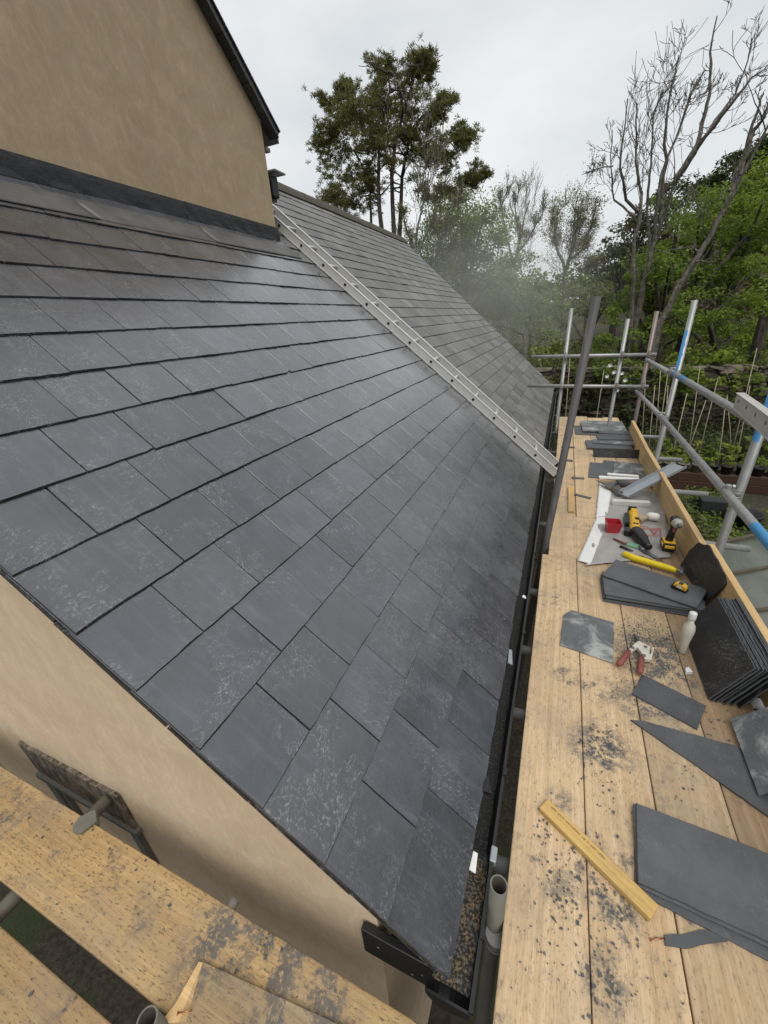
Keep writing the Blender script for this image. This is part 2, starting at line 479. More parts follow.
M_ALU_PALE = plain('weathered_aluminium', (.50, .48, .45), .55, .3, .5, 30, .2)
M_ZINC = plain('zinc_strip', (.35, .38, .4), .45, .5, .4, 14, .25)
M_BLACK = plain('black_plastic', (.012, .012, .013), .35, 0, .4, 12, .1)
M_DARKHOLE = plain('dark_cavity', (.008, .008, .008), .9)
M_YEL = plain('yellow_plastic', (.72, .42, .03), .5, 0, .6, 30, .2)
M_YEL2 = plain('yellow_rubber', (.8, .60, .01), .35, 0, .15, 20, .1)
M_RED = plain('red_plastic', (.42, .022, .03), .4, 0, .2, 12, .1)
M_REDGRIP = plain('worn_red_grip', (.24, .07, .06), .6, 0, .7, 40, .2)
M_WHITE = plain('white_plastic', (.74, .74, .72), .5, 0, .15, 15, .1)
M_PAPER = plain('white_paper', (.72, .72, .71), .85, 0, .2, 20, .3)
M_SHEET = plain('grey_plastic_sheet', (.33, .315, .3), .5, 0, .45, 10, .5, bd=.01)
M_PRINT = plain('red_ink', (.5, .08, .09), .6)
M_CREAM = plain('chipped_cream_paint', (.58, .54, .46), .5, .1, .8, 30, .3)
M_STEEL = plain('tool_steel', (.16, .16, .17), .4, .6, .4, 30, .1)
M_GREEN = plain('green_plastic', (.16, .33, .22), .45)
M_TAN = plain('tan_wood_handle', (.42, .33, .22), .6, 0, .4, 30, .2)
M_COPPER = plain('copper', (.5, .22, .12), .35, .8)
M_CLEAR = NT('cloudy_plastic')
M_CLEAR = M_CLEAR.fin((.66, .62, .52), .3)
M_STRIPE = None


# ------------------------------------------------------------------ terrain
def sst(a, b, x):
    t = np.clip((np.asarray(x, float) - a) / (b - a), 0, 1); return t * t * (3 - 2 * t)


def ground_h(x, y):
    x = np.asarray(x, float); y = np.asarray(y, float)
    ter = np.maximum(sst(1.35, 1.6, x), sst(8.0, 8.3, y))
    h = -2.4 + .9 * ter + .33 * sst(8.42, 8.5, y) * sst(-1.0, -.5, x)
    h = h + np.clip(y - 12.5, 0, 60) * .05 + 3.0 * sst(60, 160, y)
    hill = np.clip((x - 2.0 - .03 * y) * .50, 0, 16) * sst(15, 38, y)
    side = np.clip((x - 9.5) * .5, 0, 14) * (1 - sst(9, 15, y)) * sst(-60, -30, y)  # unseen slope at right, added with its clumps to darken roof reflections
    return h + hill + side


xs = np.unique(np.concatenate([np.linspace(-260, -30, 12), np.linspace(-30, -3, 14), np.linspace(-3, 1.3, 10), np.linspace(1.3, 1.7, 7),
                               np.linspace(1.7, 9, 20), np.linspace(9, 60, 40), np.linspace(60, 400, 12)]))
ys = np.unique(np.concatenate([np.linspace(-120, -5, 8), np.linspace(-5, 7.9, 18), np.linspace(7.9, 8.6, 15), np.linspace(8.6, 14, 12),
                               np.linspace(14, 60, 40), np.linspace(60, 200, 20), np.linspace(200, 900, 8)]))
XX, YY = np.meshgrid(xs, ys); ZZ = ground_h(XX, YY)
rng = np.random.default_rng(3)
ZZ = ZZ + rng.normal(0, .015, ZZ.shape) * (np.abs(YY) < 40)
g = MB(); nx_ = len(xs)
g.v = list(zip(XX.ravel().tolist(), YY.ravel().tolist(), ZZ.ravel().tolist()))
for j in range(len(ys) - 1):
    for i in range(nx_ - 1):
        a = j * nx_ + i
        g.f.append([a, a + 1, a + nx_ + 1, a + nx_]); g.m.append(0); g.s.append(True)
t = NT('ground_soil'); gp = t.n('NewGeometry').outputs['Position']
n1 = t.noise(gp, 1.1, 6, .65); n2 = t.noise(gp, 30, 5, .7); far = t.step(t.n('SeparateXYZ', {0: gp}).outputs[1], 12, 20)
cg = t.mix(t.step(n2, .35, .7), (.028, .022, .016), (.07, .06, .045))
cg = t.mix(t.m('MULTIPLY', t.step(n1, .5, .62), .75), cg, (.03, .05, .014))
cg = t.mix(far, cg, t.mix(t.step(n1, .35, .7), (.045, .05, .022), (.06, .05, .028)))
M_GROUND = t.fin(cg, .95, None, n2, .6, .03)
tag(g.build('ground', M_GROUND, recalc=False), kind='structure')

# ------------------------------------------------------------------ the slated wing
PITCH = 0.7141045
SP, CP = math.sin(PITCH), math.cos(PITCH)
RB = Vector((-1.17 * SP, 0, 1.58 - 1.17 * CP))
ROOFM = Matrix(((CP, 0, SP, RB.x), (0, 1, 0, 0), (-SP, 0, CP, RB.z), (0, 0, 0, 1)))    # local x down the slope, y along the eave, z out


def rw(s, y, n=0.): return ROOFM @ Vector((s, y, n))


S_EAVE, GAUGE = .892, .2072
Y0, YJ = .388, 4.37
S_APRON = -2.47
S_RIDGE = -3.97
wing = empty('house', (-.3, .44, -2.4), 'low house wing with tan gable and sloping grey slate roof', 'house')
wing_off = Matrix.Translation(-Vector(wing.location))


def wpart(mb, name, mats, label=None, parent=None, recalc=True):
    o = mb.build(name, mats, None, None, None, recalc)
    o.parent = parent or wing
    if (parent or wing) is wing: o.matrix_local = wing_off
    if label: o['label'] = label
    return o


def add_slate(mb, s0, L, y0, y1, rnd, th, lift, chip=True):
    """one slate, tail at s0 (down), body up the slope; riven edges"""
    nB, nS = 7, 4
    tw = rnd.uniform(-.0009, .0009); ds = rnd.gauss(0, .0014); lf = lift + abs(rnd.gauss(0, .0009))
    out = []
    for i in range(nS): out.append((s0 + ds - L + (L) * i / nS, y0 + rnd.uniform(-.0005, .0009)))
    for i in range(nB + 1):
        f = i / nB
        out.append((s0 + ds + rnd.uniform(-.0013, .0013) + tw * 2 * (f - .5), y0 + (y1 - y0) * f))
    for i in range(1, nS + 1): out.append((s0 + ds - L * i / nS, y1 - rnd.uniform(-.0005, .0009)))
    if chip and rnd.random() < .08:
        c = rnd.uniform(.004, .012)
        if rnd.random() < .5: out[nS] = (out[nS][0] - c, out[nS][1] + .001)
        else: out[nS + nB] = (out[nS + nB][0] - c, out[nS + nB][1])
    def z(s, y): return lf * (s - (s0 - L)) / L + tw * ((y - y0) / (y1 - y0) - .5) * 2
    n = len(out)
    ym = (y0 + y1) / 2
    inn = []
    for i, (s, y) in enumerate(out):
        tail = nS <= i <= nS + nB
        s2 = s - (rnd.uniform(.001, .0032) if tail else 0); y2 = y + (.0012 if y < ym else -.0012) * (1 if abs(y - ym) > (y1 - y0) * .49 else 0)
        inn.append((s2, y2, z(s2, y2) + th))
    top = [(s, y, z(s, y) + th * (.45 if nS <= i <= nS + nB else .8)) for i, (s, y) in enumerate(out)]
    bot = [(s + .0015 * (1 if s > s0 - .02 else 0), y, z(s, y)) for s, y in out]
    mb.add(inn + top + bot, [list(range(2 * n, 3 * n))[::-1], list(range(n))] + [(n + i, n + (i + 1) % n, (i + 1) % n, i) for i in range(n)] + [(n + i, 2 * n + i, 2 * n + (i + 1) % n, n + (i + 1) % n) for i in range(n)])
    for i in range(1, n + 1): mb.m[-i] = 1
    for i in range(nS, nS + nB): mb.m[-2 * n + i] = 1


rnd = random.Random(7)
mb = MB()
k = 0
while True:
    s0 = S_EAVE - GAUGE * k
    if s0 < S_RIDGE + .05: break
    ys_lim = Y0 if s0 > S_APRON + .0 else 3.86
    ye = YJ + rnd.uniform(-.01, .01)
    y = Y0 + rnd.uniform(-.004, .004)
    first = .338 if k % 2 == 0 else .218
    yy = [y]
    y += first
    while y < ye - .08:
        yy.append(y); y += .2515 + rnd.uniform(-.004, .004)
    yy.append(ye)
    for a, b in zip(yy[:-1], yy[1:]):
        if b < ys_lim: continue
        a2 = max(a, ys_lim) if s0 < S_APRON else a
        add_slate(mb, s0, min(.43, s0 - S_RIDGE + .0), a2 + .0014, b - .0014, rnd, rnd.uniform(.0052, .0078), .0165)
    k += 1
# double slate at the eave
add_slate(mb, S_EAVE - .004, .2, Y0, YJ, rnd, .004, .003, False)
slates = wpart(mb, 'slate_roof', [M_SLATE, M_SLATE_BLACK], 'new dark blue grey slates on the near part of the roof')
slates.matrix_local = wing_off @ ROOFM

# older, paler part beyond the ladder (the far verge is not quite square to the eave)
rnd = random.Random(11)
mb = MB()
G2 = .176
def yver(s): return 9.6 + (S_EAVE - s) / (S_EAVE - S_RIDGE) * .9
k = 0
while True:
    s0 = S_EAVE - .005 - G2 * k
    if s0 < S_RIDGE + .04: break
    y = YJ + .004 - (.125 if k % 2 else 0); yend = yver(s0)
    while y < yend - .06:
        b = min(y + .25 + rnd.uniform(-.004, .004), yend)
        if b > yend - .08: b = yend
        add_slate(mb, s0, min(.37, s0 - S_RIDGE), max(y, YJ + .004) + .0015, b - .0015, rnd, rnd.uniform(.005, .0075), .0145)
        y = b
    k += 1
old = wpart(mb, 'slate_roof', [M_SLATE_OLD, M_SLATE_BLACK], 'older pale grey slates on the far part of the roof')
old.matrix_local = wing_off @ ROOFM

# rear slope, deck, ridge
mb = MB()
mb.add([(S_EAVE - .03, Y0 + .03, -.004), (S_RIDGE, Y0 + .03, -.004), (S_RIDGE, yver(S_RIDGE) - .03, -.004), (S_EAVE - .03, yver(S_EAVE) - .03, -.004),
        (S_EAVE - .08, Y0 + .06, -.06), (S_RIDGE, Y0 + .06, -.06), (S_RIDGE, yver(S_RIDGE) - .06, -.06), (S_EAVE - .08, yver(S_EAVE) - .06, -.06)],
       [(0, 1, 2, 3), (7, 6, 5, 4), (0, 4, 5, 1), (1, 5, 6, 2), (2, 6, 7, 3), (3, 7, 4, 0)])
wpart(mb, 'roof_deck', M_DECK).matrix_local = wing_off @ ROOFM
rid = rw(S_RIDGE, 0, 0)
mb = MB()
e = 3.5
mb.add([(rid.x, 3.9, rid.z - .01), (rid.x, yver(S_RIDGE), rid.z - .01), (rid.x - e, yver(S_EAVE), rid.z - e * .87), (rid.x - e, 3.9, rid.z - e * .87),
        (rid.x, 3.9, rid.z - .07), (rid.x, yver(S_RIDGE), rid.z - .07), (rid.x - e, yver(S_EAVE), rid.z - .07 - e * .87), (rid.x - e, 3.9, rid.z - .07 - e * .87)],
       [(0, 1, 2, 3), (7, 6, 5, 4), (0, 4, 5, 1), (1, 5, 6, 2), (2, 6, 7, 3), (3, 7, 4, 0)])
wpart(mb, 'rear_roof', M_SLATE_OLD)
mb = MB(); y = 3.92; rr = random.Random(4)
while y < yver(S_RIDGE) - .05:                                     # half-round clay ridge tiles
    y2 = min(y + .45, yver(S_RIDGE) + .02); dz = rr.uniform(-.004, .004)
    prof = [(-.14, -.075), (-.10, -.005), (-.05, .045), (0, .06), (.05, .045), (.10, -.005), (.14, -.075)]
    vs = [(rid.x + a, yy_, rid.z + b + dz) for yy_ in (y, y2 - .008) for a, b in prof]
    vs += [(rid.x + a * .9, yy_, rid.z + b - .016 + dz) for yy_ in (y, y2 - .008) for a, b in prof]
    n = 7; fs = []
    for i in range(n - 1):
        fs += [(i, i + 1, n + i + 1, n + i), (2 * n + i, 3 * n + i, 3 * n + i + 1, 2 * n + i + 1), (i, 2 * n + i, 2 * n + i + 1, i + 1), (n + i, n + i + 1, 3 * n + i + 1, 3 * n + i)]
    fs += [(0, n, 3 * n, 2 * n), (n - 1, 3 * n - 1, 4 * n - 1, 2 * n - 1)]
    mb.add(vs, fs); y = y2
M_RIDGE = plain('mossy_ridge_tile', (.075, .068, .052), .9, 0, .9, 14, .6, bd=.01)
wpart(mb, 'ridge_tiles', M_RIDGE)

# gable wall and long wall
mb = MB()
xe = -.30
def zr(x, n=-.065): return RB.z + (n - (x - RB.x) * SP) / CP
mb.add([(xe, .44, -2.4), (-2.652, .44, -2.4), (-2.652, .44, zr(-2.652)), (xe, .44, zr(xe)),
        (xe, .66, -2.4), (-2.652, .66, -2.4), (-2.652, .66, zr(-2.652)), (xe, .66, zr(xe))],
       [(0, 1, 2, 3), (7, 6, 5, 4), (0, 3, 7, 4), (1, 5, 6, 2), (3, 2, 6, 7), (0, 4, 5, 1)])
wpart(mb, 'gable_wall', M_RENDER_LOW)
mb = MB(); mb.box((xe - .11, (.66 + 9.5) / 2, -1.2), (.22, 9.5 - .66 - .004, 2.4))
mb.add([(xe - .22, 9.5, -2.4), (-7.2, 9.5, -2.4), (-7.2, 9.5, -.1), (rid.x, 9.5, rid.z - .1), (xe - .22, 9.5, zr(xe - .22)),
        (xe - .22, 9.3, -2.4), (-7.2, 9.3, -2.4), (-7.2, 9.3, -.1), (rid.x, 9.3, rid.z - .1), (xe - .22, 9.3, zr(xe - .22))],
       [(0, 1, 2, 3, 4), (9, 8, 7, 6, 5), (0, 5, 6, 1), (1, 6, 7, 2), (2, 7, 8, 3), (3, 8, 9, 4), (4, 9, 5, 0)])
wpart(mb, 'side_wall', M_RENDER_LOW)

# verge undercloak: broken slate strips and mortar under the verge slates
mb = MB(); rr = random.Random(9); s = S_EAVE - .03
while s > S_RIDGE + 1.1:
    L = rr.uniform(.18, .4)
    for lay in range(2):
        w = .075 - .008 * lay
        mb.box((s - L / 2, Y0 + .0 + w / 2 + .006 * lay + rr.uniform(-.005, .005), -.0045 - .011 * lay), (L - .004, w, .0075 + rr.uniform(-.002, .002)), 0)
    for q in range(3):
        mb.box((s - L * (q + .5) / 3, Y0 + .014 + .035 + rr.uniform(-.005, .005), -.0345 + rr.uniform(-.003, .003)), (L / 3 - .001, .07, .026 + rr.uniform(-.004, .006)), 1, None, .004)
    s -= L
o = wpart(mb, 'verge', [M_SLATE_BLACK, M_EDGE]); o.matrix_local = wing_off @ ROOFM

# boxed eave, fascia and gutter
zE = rw(S_EAVE, 0).z
mb = MB()
mb.box((-.235, .425, -.04), (.215, .022, .14), 0, bev=.003)                       # box end on the gable
mb.box((-.20, 5.0, -.11), (.16, 9.1, .012), 0)                                     # soffit
mb.box((-.135, 5.0, -.035), (.016, 9.1, .16), 0)                                   # fascia
for xx, zz in ((-.29, -.02), (-.19, -.075), (-.16, -.04)): mb.lathe([(0, 0), (.004, 0), (.004, .003), (0, .003)], Matrix.Translation((xx, .413, zz)) @ Matrix.Rotation(PI / 2, 4, 'X'), 8, 1)
wpart(mb, 'eave_box', [M_BLACK, M_STEEL])
gut = MB(); gz, gr, gx = .052, .058, -.080
n = 12
ring = [(gx - gr * math.cos(PI * i / n), gz - gr * math.sin(PI * i / n)) for i in range(n + 1)]
ring2 = [(gx - (gr - .004) * math.cos(PI * i / n), gz + .0 - (gr - .004) * math.sin(PI * i / n)) for i in range(n + 1)]
sect = ring + [(ring[-1][0] + .004, gz + .002), (ring[-1][0] + .004, gz + .010), (ring[-1][0] - .006, gz + .010)] + ring2[::-1] + [(ring[0][0], gz + .012)]
m_ = len(sect); y1, y2 = .37, 9.62
gut.add([(a, y1, b) for a, b in sect] + [(a, y2, b) for a, b in sect], [(i, (i + 1) % m_, m_ + (i + 1) % m_, m_ + i) for i in range(m_)], 0)
gut.prism([(a, b) for a, b in ring] , 0, .006, 0, Matrix.Translation((0, y1 + .003, 0)) @ Matrix.Rotation(PI / 2, 4, 'X'))
gutter = wpart(gut, 'gutter', M_BLACK)
for i, yb in enumerate([.52, .98, 1.75, 2.6, 3.4, 4.3, 5.2, 6.1, 7.0, 7.9, 8.8]):
    b = MB(); rb = gr + .004
    rg = [(gx - rb * math.cos(PI * q / n), gz + .001 - rb * math.sin(PI * q / n)) for q in range(n + 1)]
    rg2 = [(gx - (rb + .004) * math.cos(PI * q / n), gz + .001 - (rb + .004) * math.sin(PI * q / n)) for q in range(n + 1)]
    sc = rg2 + [(rg2[-1][0] + .001, gz + .016), (rg2[-1][0] - .012, gz + .016), (rg2[-1][0] - .012, gz + .013)] + rg[::-1]
    q_ = len(sc)
    b.add([(a, yb - .013, c) for a, c in sc] + [(a, yb + .013, c) for a, c in sc], [(i2, (i2 + 1) % q_, q_ + (i2 + 1) % q_, q_ + i2) for i2 in range(q_)] + [list(range(q_))[::-1], list(range(q_, 2 * q_))])
    b.build('gutter_bracket', M_BLACK, gutter)
b = MB()                                                             # grey union clip on the outer lip
b.box((gx + gr + .002, .712, gz + .0), (.02, .045, .03), 0, bev=.004)
b.build('union_clip', M_ZINC, gutter)
t = NT('gutter_silt'); pv = t.n('NewGeometry').outputs['Position']
nn = t.noise(pv, 130, 4, .7); nb = t.noise(pv, 30, 3)
near = t.m('SUBTRACT', 1, t.step(t.n('SeparateXYZ', {0: pv}).outputs[1], .66, .74), clamp=True)
M_SILT = t.fin(t.mix(near, t.mix(t.step(nn, .52, .66), (.012, .012, .012), (.07, .065, .06)), t.mix(t.step(nb, .4, .6), t.mix(t.step(nn, .45, .6), (.02, .016, .011), (.22, .155, .085)), t.mix(t.step(nn, .45, .6), (.018, .017, .016), (.13, .12, .105)))), .8, None, nn, .8, .006)
mb = MB(); rr = random.Random(5); rows = []
for i in range(120):
    yy_ = .40 + (9.5 - .40) * (i / 119) ** 1.7
    dep = .034 if yy_ < .72 else (.018 if yy_ < 3 else .014)
    hw = math.sqrt(max(gr ** 2 - (gr - dep) ** 2, 1e-6)) - .004
    rows.append([(gx + hw * q / 3, yy_, gz - gr + dep + .004 * (1 - (q / 3) ** 2) + rr.uniform(-.003, .003)) for q in range(-3, 4)])
vs = [p for r_ in rows for p in r_]
mb.add(vs, [(i * 7 + j, i * 7 + j + 1, (i + 1) * 7 + j + 1, (i + 1) * 7 + j) for i in range(119) for j in range(6)], 0, None, True)
tag(mb.build('gutter_silt', M_SILT, recalc=False), 'dark mossy silt and grit lying along the black gutter', 'silt', kind='stuff')
for (px, py, w, l, ang, mt, nm, lb) in [
        (473.5, 862, .020, .05, .0, M_WHITE, 'plastic_scrap', 'pale tapered offcut of card standing in the near end of gutter'),
        (524, 597, .022, .022, .1, M_WHITE, 'plastic_scrap', 'small white square scrap in the gutter'),
        (510, 657, .022, .09, .1, M_ZINC, 'plastic_scrap', 'crumpled grey wrapper strip stuck along the gutter edge'),
        (485, 786, .03, .055, .3, M_BLACK, 'gutter_clip', 'short black clip lying across the gutter and eave slates')]:
    p = A(px, py, z=.118 if mt is not M_PAPER else .075)
    b = MB(); b.prism([(-w / 2 * .7, l / 2), (w / 2 * .7, l / 2), (w / 2, -l / 2), (-w / 2, -l / 2)], 0, .004 if mt is not M_BLACK else .014)
    o = b.build(nm, mt, None, None, Matrix.Translation(p) @ Matrix.Rotation(ang, 4, 'Z') @ Matrix.Rotation(.35, 4, 'Y'))
    tag(o, lb, 'scrap' if 'scrap' in nm else 'clip')

# window under its weathered lintel in the gable
wx0, wx1 = -2.10, -1.42
def zl(x): return -.062 + (x + 2.1) * .03
t = NT('charred_lintel_timber'); v = t.obj()
stv = t.noise(t.scale(v, (13, 13, 5)), 2.2, 6, .75, 1.2)
M_LINTEL = t.fin(t.mix(t.step(stv, .35, .68), (.05, .04, .03), (.27, .22, .17)), .95, None, stv, .9, .01)
win = MB(); win.box((-1.76, .455, -.42), (.66, .03, .25), 0)
wpane = wpart(win, 'window', M_DARKHOLE)
ll = MB(); rr = random.Random(2); N_ = 26
tops = [(wx0 + (wx1 - wx0) * i / N_, zl(wx0 + (wx1 - wx0) * i / N_) + rr.uniform(-.007, .005)) for i in range(N_ + 1)]
poly = [(wx1 - .0, -.272), (wx0 + .02, -.245)] + tops
Ml = Matrix(((1, 0, 0, 0), (0, 0, 1, 0), (0, 1, 0, 0), (0, 0, 0, 1)))
ll.prism(poly, .424, .4395, 0, Ml)
ll.build('lintel', M_LINTEL, wpane)
ff = MB()
ff.box((-1.755, .428, -.285), (.70, .03, .03), bev=.004)
ff.box((-2.03, .43, -.45), (.07, .022, .29), bev=.003); ff.box((-1.45, .43, -.45), (.05, .022, .29), bev=.003); ff.box((-1.95, .432, -.45), (.02, .02, .29))
ff.build('window_frame', plain('grey_frame_paint', (.17, .16, .15), .7, 0, .7, 14, .3), wpane)
for c in (wpane.children): c.matrix_local = Matrix.Identity(4)

# ------------------------------------------------------------------ the tall house behind
tall = empty('house', (-2.7, 3.9, -2.4), 'taller house with tan rendered gable end rising above the slate roof', 'house')
T_off = Matrix.Translation(-Vector(tall.location))
def tpart(mb, name, mats):
    o = mb.build(name, mats); o.parent = tall; o.matrix_local = T_off; return o
XW, YC = -2.652, 3.86
SL = (3.729 - 3.182) / (4.016 - 3.343)
def zv(y): return 3.182 + (4.016 - y) * SL
yap = 2.15
mb = MB()
poly = [(YC, -2.4), (YC, zv(YC) - .07), (yap, zv(yap) - .07), (yap * 2 - YC, zv(YC) - .07), (yap * 2 - YC, -2.4)]
mb.add([(XW, a, b) for a, b in poly] + [(-9, a, b) for a, b in poly], [list(range(5)), list(range(5, 10))[::-1]] + [(i, (i + 1) % 5, 5 + (i + 1) % 5, 5 + i) for i in range(5)])
tpart(mb, 'wall', M_RENDER)
mb = MB()
for sgn in (1, -1):
    ya, yb = yap, (4.03 if sgn == 1 else yap * 2 - 4.03)
    za, zb = zv(yap), zv(4.03)
    vs = [(x_, y_, z_ + dz) for x_ in (XW + .05, -9.1) for (y_, z_) in ((ya, za), (yb, zb)) for dz in (-.062, 0)]
    mb.add(vs, [(0, 2, 3, 1), (4, 5, 7, 6), (0, 1, 5, 4), (2, 6, 7, 3), (1, 3, 7, 5), (0, 4, 6, 2)])
tpart(mb, 'roof', M_SLATE_OLD)
mb = MB(); rr = random.Random(13); y = 4.03
while y > yap + .05:                                                       # slate and mortar verge
    L = rr.uniform(.12, .3); th = math.atan(SL)
    Mv = Matrix.Translation((XW + .028, y - L / 2 * math.cos(th), zv(y) + .012 + L / 2 * math.sin(th))) @ Matrix.Rotation(-th, 4, 'X')
    mb.box((0, 0, 0), (.105, L - .003, .012), 0, Mv)
    mb.box((-.004, 0, -.032), (.085, L, .042 + rr.uniform(-.006, .006)), 1, Mv)
    mb.box((.004, 0, -.064), (.10, L - .004, .016), 0, Mv)
    My = Matrix.Translation((XW + .028, 2 * yap - y + L / 2 * math.cos(th), zv(y) + .012 + L / 2 * math.sin(th))) @ Matrix.Rotation(th, 4, 'X')
    mb.box((0, 0, 0), (.105, L - .003, .012), 0, My); mb.box((-.004, 0, -.032), (.085, L, .042), 1, My)
    y -= L * math.cos(th)
tpart(mb, 'verge', [M_SLATE_BLACK, M_EDGE])
mb = MB()
mb.box((XW - .07, 3.965, 2.79), (.12, .10, .16), 0, bev=.008); mb.box((XW - .05, 3.985, 2.895), (.2, .17, .012), 1, Matrix.Translation((0, 0, 0)))
mb.box((XW - .07, 3.96, 2.70), (.07, .07, .04), 0)
tpart(mb, 'gutter_end', [M_BLACK, M_SLATE_OLD])
mb = MB(); mb.box((XW - .03, 3.93, 3.05), (.05, .05, .03), 0); tpart(mb, 'eave_tip', M_SLATE_OLD)

# lead flashing: upstand against the wall, dressed over the slates in lapped lengths
zb = zr(XW, .02)
t_fl = MB(); rr = random.Random(6); yy_ = [.40, 1.1, 1.85, 2.75, YC + .015]
for i, (a, b) in enumerate(zip(yy_[:-1], yy_[1:])):
    N_ = 14; o_ = .004 + .004 * (i % 2)
    row = []
    for q in range(N_ + 1):
        y = a + (b + (.09 if i < 3 else 0) - a) * q / N_; w = rr.uniform(-.003, .005)
        row.append([(XW + .004 + o_, y, zb + .098), (XW + .006 + o_ + w * .6, y, zb + .07), (XW + .007 + o_ + w, y, zb + .02), (XW + .010 + o_, y, zb - .012)])
    vs = [p for r_ in row for p in r_]
    t_fl.add(vs, [(q * 4 + j, q * 4 + j + 1, q * 4 + j + 5, q * 4 + j + 4) for q in range(N_) for j in range(3)], 0, None, False)
o = t_fl.build('lead_flashing', M_LEAD, recalc=False); o.parent = tall; o.matrix_local = T_off
md = o.modifiers.new('thick', 'SOLIDIFY'); md.thickness = .004
mb = MB()
s_top = (ROOFM.inverted() @ Vector((XW + .03, 0, zr(XW + .03)))).x
for i, (a, b) in enumerate(zip(yy_[:-1], yy_[1:])):
    N_ = 14; o_ = .021 + .004 * (i % 2); sk = .05
    row = []
    for q in range(N_ + 1):
        f = q / N_
        w = rr.uniform(-.0015, .0015)
        row.append([(s_top + 0.0, a + (b - a) * f, o_ + .012), (s_top + .05, a + (b - a) * f + sk * .3, o_ + .002 + w), (s_top + .12, a + (b - a) * f + sk * .8, o_ + w), (s_top + .15, a + (b - a) * f + sk, o_)])
    vs = [p for r_ in row for p in r_]
    mb.add(vs, [(q * 4 + j, q * 4 + j + 1, q * 4 + j + 5, q * 4 + j + 4) for q in range(N_) for j in range(3)], 0, None, True)
o = mb.build('lead_apron', M_LEAD_PALE, recalc=False); o.parent = tall; o.matrix_local = T_off @ ROOFM
md = o.modifiers.new('thick', 'SOLIDIFY'); md.thickness = .004; md.offset = 1

# ------------------------------------------------------------------ roof ladder
lad = empty('roof_ladder', rw(.95, 4.43, .02), 'pale aluminium ladder lying up the roof slope between dark and pale slates', 'ladder')
Lm = Matrix.Translation(-Vector(lad.location)) @ ROOFM @ Matrix.Translation((.77, 4.275, 0)) @ Matrix.Rotation(math.radians(3.0), 4, 'Z')
for yy_ in (.016, .315):
    b = MB(); b.box(((-4.45 + .305) / 2, yy_, .066), (4.755, .026, .072), 0, bev=.005)
    b.box(((-4.45 + .303) / 2, yy_, .030), (4.75, .036, .006), 0, bev=.001); b.box(((-4.45 + .303) / 2, yy_, .103), (4.75, .036, .006), 0, bev=.001)
    b.box((.316, yy_, .066), (.03, .034, .080), 1, bev=.004)
    o = b.build('rail', [M_ALU, M_BLACK], lad, None, Lm)
for i in range(16):
    s = -.2905 * i
    b = MB(); b.tube([(s, .004, .066), (s, .33, .066)], .0165, 12)
    b.lathe([(0, 0), (.0135, 0), (.0135, .002), (0, .002)], Matrix.Translation((s, .0015, .066)) @ Matrix.Rotation(PI / 2, 4, 'X'), 12, 1)
    b.build('rung', [M_ALU, M_DARKHOLE], lad, None, Lm)

# ------------------------------------------------------------------ scaffold boards
def board(name, x0, x1, y0, y1, ztop, mat, label, group, cat='scaffold board', along='y', th=.038, rz=0.):
    L = (y1 - y0) if along == 'y' else (x1 - x0); w = (x1 - x0) if along == 'y' else (y1 - y0)
    b = MB(); b.box((0, 0, 0), (L, w, th), 0, bev=.004)
    M = Matrix.Translation(((x0 + x1) / 2, (y0 + y1) / 2, ztop - th / 2)) @ Matrix.Rotation((PI / 2 if along == 'y' else 0) + rz, 4, 'Z')
    return tag(b.build(name, mat, None, None, M), label, cat, group)

GB = 'boards of the long walkway'
board('scaffold_board', .030, .2535, -.5, 2.70, 0, M_BOARD, 'pale board along the gutter edge of the walkway, near length with timber offcut on it', GB)
board('scaffold_board', .071, .262, 2.704, 7.25, -.002, M_BOARD, 'narrow showing board beside the gutter, far length beyond dark pole', GB)
board('scaffold_board', .2565, .4795, -.5, 3.4, -.001, M_BOARD, 'second board from the gutter, near length under the red handled cutter', GB)
board('scaffold_board', .2665, .4825, 3.404, 7.3, .001, M_BOARD, 'second board from the gutter, far length under slate piles', GB)
board('scaffold_board', .4825, .704, -.5, 2.9, .001, M_BOARD, 'third board from the gutter, near length under the big grey slates', GB)
board('scaffold_board', .4865, .7065, 2.904, 7.22, 0, M_BOARD, 'third board from the gutter, far length below plastic sheet', GB)
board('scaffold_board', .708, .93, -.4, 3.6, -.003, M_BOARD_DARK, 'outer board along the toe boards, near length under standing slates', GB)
board('scaffold_board', .710, .93, 3.604, 7.27, 0, M_BOARD, 'outer board along the toe boards, far length', GB)
board('scaffold_board', -2.9, -.12, .096, .322, -.002, M_BOARD_OLD, 'orange weathered board running beside the gable wall', 'boards of the left platform', along='x')
board('scaffold_board', -2.9, .015, -.195, .03, -.004, M_BOARD_OLD, 'darker board at the lower left corner, outside the gap', 'boards of the left platform', along='x')
for yy_ in (-.42, -.66, -.90):  # out of view, added to block light under the left platform
    board('scaffold_board', -3.1, .01, yy_, yy_ + .225, -.004, M_BOARD_OLD, 'unseen outermost boards added to the left platform to block light', 'outer boards of the left platform', along='x')
# dusty board end lying on the left platform, and the split in the wood beside it
c = [A(203, 962, z=.014), A(420, 1062, z=.014), A(330, 1120, z=.014), A(175, 1030, z=.014)]
b = MB(); cc = sum(c, Vector()) / 4
b.prism([(p.x - cc.x, p.y - cc.y) for p in c], -.0145, .0, 0)
tag(b.build('board_offcut', M_BOARD_GREY, None, cc), 'dusty board offcut lying on the orange board at the bottom', 'board')
c = [A(199, 962, z=.012), A(203, 963, z=.012), A(186, 1022, z=.012), A(160, 1024, z=.012), A(176, 1003, z=.012)]
b = MB(); cc = sum(c, Vector()) / 5; b.prism([(p.x - cc.x, p.y - cc.y) for p in c], -.012, .002, 0)
tag(b.build('wood_wedge', M_TOE, None, cc), 'pale splintered wedge of wood against the dusty offcut', 'wood wedge')

